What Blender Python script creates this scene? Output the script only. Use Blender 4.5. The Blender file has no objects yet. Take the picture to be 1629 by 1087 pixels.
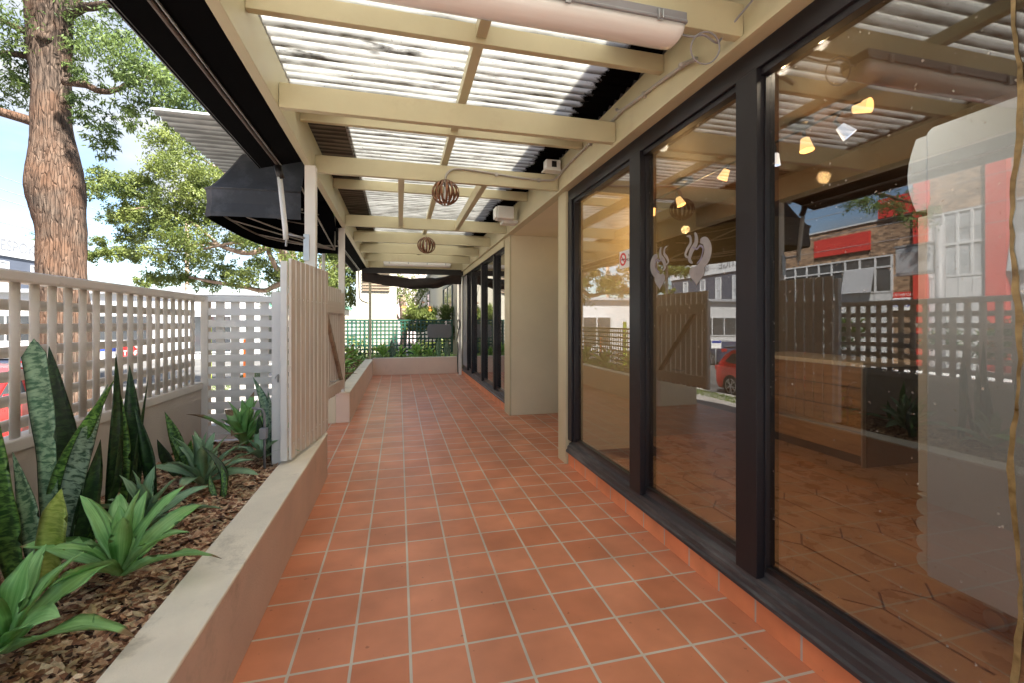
import bpy, bmesh, math, random
import numpy as np
from mathutils import Vector, Matrix
R = math.radians
random.seed(4)
scn = bpy.context.scene
# ------------------------------------------------------------------ camera, world, sun, exposure
YAW = .247; CAMZ = 1.48; FPX = 712.0
cam = bpy.data.objects.new('camera', bpy.data.cameras.new('camera'))
scn.collection.objects.link(cam)
cam.location = (0, 0, CAMZ); cam.rotation_euler = (R(90), 0, -YAW)
cam.data.sensor_width = 36; cam.data.lens = 36*FPX/1629
cam.data.shift_y = -31.5/1629; cam.data.clip_start = .05; cam.data.clip_end = 600
scn.camera = cam
scn.view_settings.view_transform = 'Standard'; scn.view_settings.look = 'None'
scn.view_settings.gamma = 1; scn.view_settings.exposure = 2.38
SUN_EL, SUN_ROT = R(50), R(138)       # sun high behind the shop and the photographer
w = bpy.data.worlds.new('World'); scn.world = w; w.use_nodes = True
nt = w.node_tree; nt.nodes.clear()
def N(nt, t, **k):
    n = nt.nodes.new(t)
    for a, v in k.items(): setattr(n, a, v)
    return n
sky = N(nt, 'ShaderNodeTexSky', sky_type='NISHITA', sun_disc=False, sun_elevation=SUN_EL, sun_rotation=SUN_ROT)
sky.air_density = 1.0; sky.dust_density = .6; sky.ozone_density = 1.5
tc = N(nt, 'ShaderNodeTexCoord'); mp = N(nt, 'ShaderNodeMapping'); mp.inputs['Scale'].default_value = (1.2, 1.2, 3.2)
mp.inputs['Location'].default_value = (.35, .9, .1)
nz = N(nt, 'ShaderNodeTexNoise'); nz.inputs['Scale'].default_value = 1.7; nz.inputs['Detail'].default_value = 7; nz.inputs['Roughness'].default_value = .52
cr = N(nt, 'ShaderNodeValToRGB'); cr.color_ramp.elements[0].position = .47; cr.color_ramp.elements[1].position = .64
mx = N(nt, 'ShaderNodeMixRGB'); mx.inputs['Color2'].default_value = (3.4, 3.5, 3.65, 1)
bg = N(nt, 'ShaderNodeBackground'); bg.inputs['Strength'].default_value = .058
out = N(nt, 'ShaderNodeOutputWorld')
L = nt.links.new
L(tc.outputs['Generated'], mp.inputs['Vector']); L(mp.outputs[0], nz.inputs['Vector']); L(nz.outputs['Fac'], cr.inputs['Fac'])
L(cr.outputs['Color'], mx.inputs['Fac']); L(sky.outputs[0], mx.inputs['Color1']); L(mx.outputs[0], bg.inputs['Color']); L(bg.outputs[0], out.inputs['Surface'])
sl = bpy.data.lights.new('sun', 'SUN'); sl.energy = 5.0; sl.angle = R(3); sl.color = (1, .95, .87)
sun = bpy.data.objects.new('sun', sl); scn.collection.objects.link(sun)
sd = Vector((math.sin(SUN_ROT)*math.cos(SUN_EL), math.cos(SUN_ROT)*math.cos(SUN_EL), math.sin(SUN_EL)))
sun.rotation_euler = sd.to_track_quat('Z', 'Y').to_euler()

# ------------------------------------------------------------------ helpers
def lin(r, g, b):
    f = lambda c: ((c/255+.055)/1.055)**2.4 if c > 10 else c/255/12.92
    return (f(r), f(g), f(b), 1)
CS, SN = math.cos(YAW), math.sin(YAW)
def at(u, v, d):
    """the place in the world that lies d metres ahead of the photographer"""
    a = (u-814.5)/FPX
    return Vector((d*(CS*a+SN), d*(CS-SN*a), CAMZ+d*(512-v)/FPX))
class MB:
    def __init__(s): s.v = []; s.f = []; s.uv = {}
    def add(s, vs, fs):
        b = len(s.v); s.v += [tuple(p) for p in vs]; s.f += [tuple(b+i for i in f) for f in fs]; return s
    def box(s, x0, x1, y0, y1, z0, z1):
        return s.add([(x0,y0,z0),(x1,y0,z0),(x1,y1,z0),(x0,y1,z0),(x0,y0,z1),(x1,y0,z1),(x1,y1,z1),(x0,y1,z1)],
                     [(0,3,2,1),(4,5,6,7),(0,1,5,4),(1,2,6,5),(2,3,7,6),(3,0,4,7)])
    def bar(s, p, q, w, h, up=(0,0,1)):
        p, q = Vector(p), Vector(q); d = (q-p).normalized(); u = Vector(up)
        x = d.cross(u).normalized(); y = x.cross(d).normalized(); x *= w/2; y *= h/2
        vs = [c+a*x+b*y for c in (p, q) for a, b in ((-1,-1),(1,-1),(1,1),(-1,1))]
        return s.add(vs, [(0,1,2,3),(7,6,5,4),(0,4,5,1),(1,5,6,2),(2,6,7,3),(3,7,4,0)])
    def tube(s, pts, r, n=8, cap=True):
        pts = [Vector(p) for p in pts]; rs = r if isinstance(r, (list, tuple)) else [r]*len(pts)
        b = len(s.v); prev = None
        for i, p in enumerate(pts):
            d = (pts[min(i+1, len(pts)-1)]-pts[max(i-1, 0)]).normalized()
            if prev is None: prev = d.cross(Vector((0,0,1)) if abs(d.z) < .9 else Vector((1,0,0))).normalized()
            x = (prev - d*prev.dot(d)).normalized(); y = d.cross(x); prev = x
            for k in range(n):
                a = 2*math.pi*k/n; s.v.append(tuple(p+(x*math.cos(a)+y*math.sin(a))*rs[i]))
        for i in range(len(pts)-1):
            for k in range(n):
                s.f.append((b+i*n+k, b+i*n+(k+1)%n, b+(i+1)*n+(k+1)%n, b+(i+1)*n+k))
        if cap:
            s.f.append(tuple(b+k for k in reversed(range(n)))); s.f.append(tuple(b+(len(pts)-1)*n+k for k in range(n)))
        return s
    def prism(s, poly, axis, a, b):
        n = len(poly)
        def mk(c):
            return [(c,p[0],p[1]) if axis == 'x' else (p[0],c,p[1]) if axis == 'y' else (p[0],p[1],c) for p in poly]
        return s.add(mk(a)+mk(b), [tuple(range(n))[::-1], tuple(range(n, 2*n))]+[(i,(i+1)%n,n+(i+1)%n,n+i) for i in range(n)])
    def lathe(s, prof, c, n=24, axis='z'):
        b = len(s.v)
        for r, h in prof:
            for k in range(n):
                a = 2*math.pi*k/n; q = (r*math.cos(a), r*math.sin(a), h)
                if axis == 'x': q = (q[2], q[0], q[1])
                if axis == 'y': q = (q[0], q[2], q[1])
                s.v.append((c[0]+q[0], c[1]+q[1], c[2]+q[2]))
        for i in range(len(prof)-1):
            for k in range(n): s.f.append((b+i*n+k, b+i*n+(k+1)%n, b+(i+1)*n+(k+1)%n, b+(i+1)*n+k))
        return s
    def build(s, name, mat, parent=None, world=True, bevel=0, smooth=False, label=None):
        me = bpy.data.meshes.new(name)
        off = Vector((0,0,0)); p = parent
        if world:
            while p is not None: off += p.location; p = p.parent
        me.from_pydata([(v[0]-off.x, v[1]-off.y, v[2]-off.z) for v in s.v], [], s.f); me.update()
        bm = bmesh.new(); bm.from_mesh(me); bmesh.ops.recalc_face_normals(bm, faces=bm.faces) if not getattr(s, 'norecalc', 0) else None
        bm.to_mesh(me); bm.free()
        o = bpy.data.objects.new(name, me); scn.collection.objects.link(o)
        me.materials.append(mat)
        if parent: o.parent = parent
        if smooth: me.polygons.foreach_set('use_smooth', [True]*len(me.polygons))
        if bevel:
            m = o.modifiers.new('bevel', 'BEVEL'); m.width = bevel; m.segments = 2; m.limit_method = 'ANGLE'; m.angle_limit = R(40); m.harden_normals = False
        if label: o['label'] = label
        return o
def tag(o, label, cat, group=None, kind=None):
    if label: o['label'] = label
    if cat: o['category'] = cat
    if group: o['group'] = group
    if kind: o['kind'] = kind
    return o
def struct(o): o['kind'] = 'structure'; return o
def thing(name, label, cat, loc=(0,0,0), rz=0, group=None):
    o = bpy.data.objects.new(name, None); scn.collection.objects.link(o); o.location = loc; o.rotation_euler = (0,0,rz)
    o.empty_display_size = .1
    return tag(o, label, cat, group)
def dup(root, loc, rz=None, label=None, group=None):
    r = root.copy(); scn.collection.objects.link(r); r.location = loc
    if rz is not None: r.rotation_euler = (0,0,rz)
    if label: r['label'] = label
    if group: r['group'] = group
    for ch in list(root.children):
        c = ch.copy(); scn.collection.objects.link(c); c.parent = r
        for g in ch.children:
            d = g.copy(); scn.collection.objects.link(d); d.parent = c
    return r

# ------------------------------------------------------------------ materials
def newmat(name):
    m = bpy.data.materials.new(name); m.use_nodes = True; nt = m.node_tree
    return m, nt, nt.nodes['Principled BSDF'], nt.nodes['Material Output']
def noise(nt, scale, detail=4, rough=.55, vec=None, stretch=None):
    t = N(nt, 'ShaderNodeTexNoise'); t.inputs['Scale'].default_value = scale; t.inputs['Detail'].default_value = detail; t.inputs['Roughness'].default_value = rough
    if vec is None:
        c = N(nt, 'ShaderNodeTexCoord'); vec = c.outputs['Object']
    if stretch:
        m = N(nt, 'ShaderNodeMapping'); m.inputs['Scale'].default_value = stretch; nt.links.new(vec, m.inputs['Vector']); vec = m.outputs[0]
    nt.links.new(vec, t.inputs['Vector']); return t
def ramp(nt, fac, stops):
    r = N(nt, 'ShaderNodeValToRGB'); e = r.color_ramp.elements
    while len(e) < len(stops): e.new(.5)
    for i, (p, c) in enumerate(stops): e[i].position = p; e[i].color = c if len(c) == 4 else (*c, 1)
    nt.links.new(fac, r.inputs['Fac']); return r
def mulc(c, k): return (c[0]*k, c[1]*k, c[2]*k, 1)
def mat(name, col, rough=.55, var=.12, nscale=2.5, bump=.15, bscale=60, metal=0, spec=.5, dirt=None, dscale=1.3, dcut=(.55,.75), stretch=None, alt=None):
    m, nt, b, o = newmat(name)
    n1 = noise(nt, nscale, 6, .6, stretch=stretch)
    r = ramp(nt, n1.outputs['Fac'], [(.3, mulc(col, 1-var)), (.7, mulc(alt or col, 1+var))])
    c = r.outputs[0]
    if dirt:
        n3 = noise(nt, dscale, 9, .7, stretch=stretch)
        f = ramp(nt, n3.outputs['Fac'], [(dcut[0], (0,0,0)), (dcut[1], (1,1,1))])
        mm = N(nt, 'ShaderNodeMixRGB'); mm.inputs['Color2'].default_value = dirt
        nt.links.new(f.outputs[0], mm.inputs['Fac']); nt.links.new(c, mm.inputs['Color1']); c = mm.outputs[0]
    nt.links.new(c, b.inputs['Base Color'])
    b.inputs['Roughness'].default_value = rough; b.inputs['Metallic'].default_value = metal
    b.inputs['Specular IOR Level'].default_value = spec
    rr = ramp(nt, n1.outputs['Fac'], [(.3, (max(rough-.08,0),)*3), (.7, (min(rough+.08,1),)*3)]); nt.links.new(rr.outputs[0], b.inputs['Roughness'])
    if bump:
        n2 = noise(nt, bscale, 4, .6, stretch=stretch); bp = N(nt, 'ShaderNodeBump'); bp.inputs['Strength'].default_value = bump; bp.inputs['Distance'].default_value = .004
        nt.links.new(n2.outputs['Fac'], bp.inputs['Height']); nt.links.new(bp.outputs[0], b.inputs['Normal'])
    return m
def brickmat(name, c1, c2, mortar, w, h, ms, axes='xy', off=(0,0), offset=0., rough=.5, bump=.5, stain=None, spec=.5, bumpn=.1, roughvar=0):
    m, nt, b, o = newmat(name); Lk = nt.links.new
    tcx = N(nt, 'ShaderNodeTexCoord'); sp = N(nt, 'ShaderNodeSeparateXYZ'); cb = N(nt, 'ShaderNodeCombineXYZ'); ad = N(nt, 'ShaderNodeVectorMath', operation='ADD')
    Lk(tcx.outputs['Object'], sp.inputs[0]); Lk(sp.outputs['XYZ'.index(axes[0].upper())], cb.inputs[0]); Lk(sp.outputs['XYZ'.index(axes[1].upper())], cb.inputs[1])
    Lk(cb.outputs[0], ad.inputs[0]); ad.inputs[1].default_value = (off[0], off[1], 0)
    bt = N(nt, 'ShaderNodeTexBrick'); bt.offset = offset; bt.squash = 1; bt.inputs['Scale'].default_value = 1
    bt.inputs['Color1'].default_value = c1; bt.inputs['Color2'].default_value = c2; bt.inputs['Mortar'].default_value = mortar
    bt.inputs['Mortar Size'].default_value = ms; bt.inputs['Mortar Smooth'].default_value = .15; bt.inputs['Brick Width'].default_value = w; bt.inputs['Row Height'].default_value = h; bt.inputs['Bias'].default_value = 0
    Lk(ad.outputs[0], bt.inputs['Vector'])
    n1 = noise(nt, 3.2, 2, .5); r1 = ramp(nt, n1.outputs['Fac'], [(.25, (.84,.82,.80)), (.75, (1.10,1.10,1.10))])
    mm = N(nt, 'ShaderNodeMixRGB', blend_type='MULTIPLY'); mm.inputs['Fac'].default_value = 1
    Lk(bt.outputs['Color'], mm.inputs['Color1']); Lk(r1.outputs[0], mm.inputs['Color2'])
    n9 = noise(nt, 1.3, 5, .6); r9 = ramp(nt, n9.outputs['Fac'], [(.3, (.80,.78,.77)), (.6, (1.05,1.05,1.05))]); m9 = N(nt, 'ShaderNodeMixRGB', blend_type='MULTIPLY'); m9.inputs['Fac'].default_value = 1
    Lk(mm.outputs[0], m9.inputs['Color1']); Lk(r9.outputs[0], m9.inputs['Color2'])
    n8 = noise(nt, 26, 2, .5); r8 = ramp(nt, n8.outputs['Fac'], [(.22, (.55,.5,.48)), (.29, (1,1,1))]); m8 = N(nt, 'ShaderNodeMixRGB', blend_type='MULTIPLY'); m8.inputs['Fac'].default_value = .8
    Lk(m9.outputs[0], m8.inputs['Color1']); Lk(r8.outputs[0], m8.inputs['Color2']); c = m8.outputs[0]
    if stain:
        n3 = noise(nt, 2.1, 10, .72); f = ramp(nt, n3.outputs['Fac'], [(.58, (0,0,0)), (.72, (.75,.75,.75))])
        m2 = N(nt, 'ShaderNodeMixRGB'); m2.inputs['Color2'].default_value = stain
        Lk(f.outputs[0], m2.inputs['Fac']); Lk(c, m2.inputs['Color1']); c = m2.outputs[0]
    Lk(c, b.inputs['Base Color']); b.inputs['Specular IOR Level'].default_value = spec
    b.inputs['Roughness'].default_value = rough
    n2 = noise(nt, 45, 4, .6); ml = N(nt, 'ShaderNodeMath', operation='MULTIPLY'); ml.inputs[1].default_value = bumpn; Lk(n2.outputs['Fac'], ml.inputs[0])
    sb = N(nt, 'ShaderNodeMath', operation='SUBTRACT'); Lk(ml.outputs[0], sb.inputs[0]); Lk(bt.outputs['Fac'], sb.inputs[1])
    bp = N(nt, 'ShaderNodeBump'); bp.inputs['Strength'].default_value = bump; bp.inputs['Distance'].default_value = .004
    Lk(sb.outputs[0], bp.inputs['Height']); Lk(bp.outputs[0], b.inputs['Normal'])
    return m
def emit(name, col, s):
    m, nt, b, o = newmat(name); b.inputs['Base Color'].default_value = (*col[:3], 1); b.inputs['Emission Color'].default_value = (*col[:3], 1); b.inputs['Emission Strength'].default_value = s
    return m
def leafmat(name, c1, c2, trans=.35, scale=1.2, rough=.5, fine=60):
    m, nt, b, o = newmat(name); Lk = nt.links.new
    n1 = noise(nt, scale, 3, .6); n2 = noise(nt, fine, 1, .5)
    ad = N(nt, 'ShaderNodeMath', operation='ADD'); Lk(n1.outputs['Fac'], ad.inputs[0]); Lk(n2.outputs['Fac'], ad.inputs[1])
    hv = N(nt, 'ShaderNodeMath', operation='MULTIPLY'); hv.inputs[1].default_value = .5; Lk(ad.outputs[0], hv.inputs[0])
    r = ramp(nt, hv.outputs[0], [(.40, c1), (.60, c2)])
    Lk(r.outputs[0], b.inputs['Base Color']); b.inputs['Roughness'].default_value = rough; b.inputs['Specular IOR Level'].default_value = .3
    tr = N(nt, 'ShaderNodeBsdfTranslucent'); Lk(r.outputs[0], tr.inputs['Color']); ms = N(nt, 'ShaderNodeMixShader'); ms.inputs[0].default_value = trans
    Lk(b.outputs[0], ms.inputs[1]); Lk(tr.outputs[0], ms.inputs[2]); Lk(ms.outputs[0], o.inputs['Surface'])
    return m
def glassmat(name, tint, r0=.1, dust=.02, rmax=.9):
    """a tinted shop pane: lets light through, mirrors more at a glance, a little dust"""
    m, nt, b, o = newmat(name); Lk = nt.links.new; nt.nodes.remove(b)
    lw = N(nt, 'ShaderNodeLayerWeight'); lw.inputs['Blend'].default_value = .5
    pw = N(nt, 'ShaderNodeMath', operation='POWER'); pw.inputs[1].default_value = 3.2; Lk(lw.outputs['Facing'], pw.inputs[0])
    mr = N(nt, 'ShaderNodeMapRange'); mr.inputs['To Min'].default_value = r0; mr.inputs['To Max'].default_value = rmax; Lk(pw.outputs[0], mr.inputs['Value'])
    tr = N(nt, 'ShaderNodeBsdfTransparent'); tr.inputs['Color'].default_value = (*tint, 1)
    gl = N(nt, 'ShaderNodeBsdfGlossy'); gl.inputs['Roughness'].default_value = 0; gl.inputs['Color'].default_value = (.97,.98,1,1)
    ms = N(nt, 'ShaderNodeMixShader'); Lk(mr.outputs[0], ms.inputs[0]); Lk(tr.outputs[0], ms.inputs[1]); Lk(gl.outputs[0], ms.inputs[2])
    df = N(nt, 'ShaderNodeBsdfDiffuse'); df.inputs['Color'].default_value = (.75,.7,.62,1)
    n1 = noise(nt, 55, 2, .5); f1 = ramp(nt, n1.outputs['Fac'], [(.70, (0,0,0)), (.76, (.35,.35,.35))])
    n2 = noise(nt, 1.4, 6, .6); f2 = ramp(nt, n2.outputs['Fac'], [(.35, (dust*.4,)*3), (.7, (dust*1.6,)*3)])
    sp = N(nt, 'ShaderNodeMath', operation='ADD'); Lk(f1.outputs[0], sp.inputs[0]); Lk(f2.outputs[0], sp.inputs[1])
    m2 = N(nt, 'ShaderNodeMixShader'); Lk(sp.outputs[0], m2.inputs[0]); Lk(ms.outputs[0], m2.inputs[1]); Lk(df.outputs[0], m2.inputs[2]); Lk(m2.outputs[0], o.inputs['Surface'])
    return m
CREAM = mat('cream_paint', (.55,.495,.315,1), .45, .07, 2, .12, 40, dirt=(.45,.37,.24,1), dscale=2.2, dcut=(.58,.82))
CREAM2 = mat('cream_render', (.76,.68,.48,1), .6, .05, 1.5, .3, 120, dirt=(.5,.44,.32,1), dscale=1.4, dcut=(.66,.85))
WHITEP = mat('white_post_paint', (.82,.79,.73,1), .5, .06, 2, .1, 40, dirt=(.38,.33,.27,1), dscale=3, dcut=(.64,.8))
PLANTER = mat('planter_render', (.66,.48,.37,1), .75, .1, 2.2, .6, 90, dirt=(.36,.27,.19,1), dscale=1.7, dcut=(.58,.8))
PLANTOP = mat('planter_top_render', (.84,.76,.61,1), .75, .09, 4, .5, 90, dirt=(.40,.35,.26,1), dscale=3.1, dcut=(.58,.78))
FENCE = mat('fence_paint', (.72,.665,.59,1), .5, .08, 3, .15, 60, dirt=(.36,.31,.26,1), dscale=4, dcut=(.62,.8))
FENCEW = mat('fence_wall_render', (.60,.53,.46,1), .85, .08, 3, 1.0, 130)
SLAT = mat('gate_slat_paint', (.70,.61,.52,1), .5, .1, 3, .12, 50, dirt=(.28,.2,.15,1), dscale=3, dcut=(.58,.8), stretch=(3,3,.6))
FRAME = mat('charcoal_frame', (.015,.014,.017,1), .38, .15, 3, .05, 80, spec=.35)
PLANTF = mat('peach_render', (.80,.62,.49,1), .7, .05, 2.2, .4, 90, dirt=(.55,.42,.33,1), dscale=1.7, dcut=(.6,.85))  # lighter copy of the planter render, the far end's brighter light put into colour
SILLM = mat('aluminium_sill', (.050,.047,.050,1), .4, .25, 5, .15, 90, metal=.2, dirt=(.17,.165,.16,1), dscale=3, dcut=(.5,.75), stretch=(3,.5,3))
SILV = mat('bare_aluminium', (.45,.46,.47,1), .35, .15, 5, .1, 90, metal=.8)
BLACKC = mat('black_canvas', (.003,.003,.0035,1), .95, .2, 4, .4, 300, spec=.05)
HOODC = mat('faded_black_canvas', (.035,.037,.042,1), .8, .35, 2.5, .4, 200, dirt=(.11,.11,.12,1), dscale=2.6, dcut=(.5,.8))
BROWNC = mat('dark_brown_fabric', (.030,.022,.018,1), .9, .3, 6, .6, 120)
GALV = mat('grey_galvanised', (.40,.42,.43,1), .5, .1, 4, .1, 80, metal=.3, dirt=(.22,.22,.21,1), dscale=2, dcut=(.5,.7), stretch=(.6,4,4))
WHITEM = mat('white_plastic', (.75,.74,.70,1), .4, .05, 3, .05, 50)
PIPE = mat('grey_conduit', (.40,.37,.33,1), .5, .1, 8, .05, 50)
GREYP = mat('grey_plastic', (.26,.26,.27,1), .5, .08, 3, .05, 50)
RUST = mat('rusty_cane', (.10,.035,.015,1), .55, .35, 25, .3, 120, alt=(.21,.085,.035,1))
SKIRT = brickmat('skirting_tile', (.92,.33,.145,1), (.96,.39,.18,1), (.62,.56,.48,1), .26, .4, .006, 'yz', (8.3575, .2), 0, .4, .5)
TILE = brickmat('terracotta_tile', (.61,.22,.11,1), (.71,.285,.155,1), (.62,.57,.48,1), .25, .26, .0068, 'xy', (2.4515, 8.3575), 0, .38, .5, spec=.5)
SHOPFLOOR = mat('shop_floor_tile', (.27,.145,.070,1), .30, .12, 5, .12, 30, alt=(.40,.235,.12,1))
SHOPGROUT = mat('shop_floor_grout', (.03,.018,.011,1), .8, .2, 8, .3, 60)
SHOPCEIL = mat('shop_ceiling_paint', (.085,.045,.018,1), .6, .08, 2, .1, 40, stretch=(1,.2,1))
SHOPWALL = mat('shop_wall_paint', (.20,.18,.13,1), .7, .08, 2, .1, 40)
WOOD = mat('counter_timber', (.30,.16,.065,1), .35, .25, 2.5, .15, 30, stretch=(1,1,9), alt=(.42,.25,.12,1))
DARKP = mat('dark_panel', (.016,.014,.014,1), .35, .2, 3, .05, 30)
FRIDGE = mat('fridge_grey', (.68,.80,.98,1), .4, .04, 1.5, .03, 20)
GLASS = glassmat('shop_glass', (.66,.64,.60), .10, .0035)
GLASSD = glassmat('far_door_glass', (.55,.52,.48), .12, .008, .96)
GREENL = mat('dark_green_paint', (.018,.075,.050,1), .4, .15, 4, .1, 60)
SOIL = mat('dark_soil', (.045,.028,.018,1), .95, .3, 6, 1, 40)
BARK = None

# ------------------------------------------------------------------ ground, street
# the terrace slab, a path that falls to the street, kerb, road and far pavement
b = MB(); b.box(-1.72, 1.72, -2.2, 12.95, -.25, 0); b.box(1.72, 2.5, 4.5, 6.85, -.25, 0)
struct(b.build('terrace_floor', TILE))
ASPH = mat('asphalt', (.085,.085,.085,1), .85, .2, 1.5, .5, 150, alt=(.11,.107,.10,1))
CONC = mat('path_concrete', (.32,.30,.275,1), .85, .15, 1.2, .4, 80, dirt=(.09,.08,.07,1), dscale=1.1, dcut=(.5,.75))
def sheet(name, prof, y0, y1, m, n=1, kind='structure'):
    b = MB(); k = len(prof)
    for j in range(n+1):
        y = y0+(y1-y0)*j/n; b.v += [(x, y, z) for x, z in prof]
    for j in range(n):
        for i in range(k-1): b.f.append((j*k+i, j*k+i+1, (j+1)*k+i+1, (j+1)*k+i))
    o = b.build(name, m); o['kind'] = kind; return o
sheet('ground', [(-300,-1.12),(-30,-1.12),(-8,-1.115),(14,-1.115),(14,-1.12),(300,-1.12)], -200, 400, CONC)
b = MB(); b.prism([(-1.72,-.02),(-1.72,-1.3),(-6.9,-1.3),(-6.9,-.96),(-5.5,-.82),(-1.9,-.06)], 'y', -60, 90)
struct(b.build('sloping_path', CONC))
GRASS = leafmat('grass_blade', (.05,.10,.015), (.16,.22,.05), .3, .8)
b = MB(); b.box(-7.18, -6.9, -60, 90, -1.3, -.965); struct(b.build('kerb', mat('kerb_concrete', (.34,.33,.31,1), .85, .1, 2, .4, 60)))
sheet('road', [(-7.18,-1.08),(-13,-1.02),(-17.5,-1.08)], -60, 90, ASPH)
b = MB(); b.box(-19.9, -17.5, -60, 90, -1.3, -.95); struct(b.build('far_pavement', CONC))
rg = random.Random(3); b = MB()
for i in range(9000):
    x = rg.uniform(-6.85, -5.6); y = rg.uniform(3, 30)
    z = -.96+(x+6.9)*.1; a = rg.uniform(0, 6.28); h = rg.uniform(.03, .09); dx, dy = .012*math.cos(a), .012*math.sin(a)
    b.add([(x-dx,y-dy,z),(x+dx,y+dy,z),(x+rg.uniform(-.03,.03),y+rg.uniform(-.03,.03),z+h)], [(0,1,2)])
tag(b.build('verge_grass', GRASS), 'patchy green grass strip between the street path and the kerb', 'grass', kind='stuff')

# ------------------------------------------------------------------ verandah roof (one structure: posts, beams, rafters, sheets)
vr = thing('verandah_roof', 'cream timber verandah roof with rafters and dirty white corrugated sheets over the tiled walkway', 'roof', (0,4,0))
RY = [1.85, 3.17, 4.45, 6.80, 8.05, 9.28, 10.52, 11.78]
for y in (-1.4, .25): RY.append(y)
for y in RY: MB().box(-.748, 1.616, y-.024, y+.024, 2.86, 3.02).build('rafter', CREAM, vr, bevel=.003)
MB().box(-.81, -.75, -2.2, 12.4, 2.862, 3.168).build('edge_beam', CREAM, vr, bevel=.003)
SY = [-.6, 1.0, 2.52, 3.80, 5.60, 7.42, 8.65, 9.9, 11.1]
for y in SY: MB().box(-.748, 1.616, y-.022, y+.022, 3.055, 3.165).build('purlin', CREAM, vr, bevel=.003)
for x in (.45,):
    ys = sorted(SY); 
    for a, c in zip([-2.2]+ys, ys+[12.3]): MB().box(x-.03, x+.03, a+.023, c-.023, 3.09, 3.16).build('batten', CREAM, vr)
for x in (.02, .85): MB().box(x-.03, x+.03, 4.475, 6.775, 2.875, 2.99).build('cross_noggin', CREAM, vr, bevel=.003)
MB().box(-.9, 1.66, 11.93, 12.0, 2.735, 2.90).build('end_beam', DARKP, vr)
# posts
for (x0, x1, y0, y1, z0) in ((-.805,-.715,4.25,4.34,0), (-.862,-.778,6.96,7.04,.447), (-.80,-.735,12.72,12.80,.3)):
    MB().box(x0, x1, y0, y1, z0, 2.862 if y0 < 12 else 2.98).build('post', WHITEP if y0 < 12 else CREAM, vr, bevel=.004)
MB().box(1.58, 1.66, 12.22, 12.32, .004, 2.86).build('post', WHITEP, vr, bevel=.004)
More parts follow.
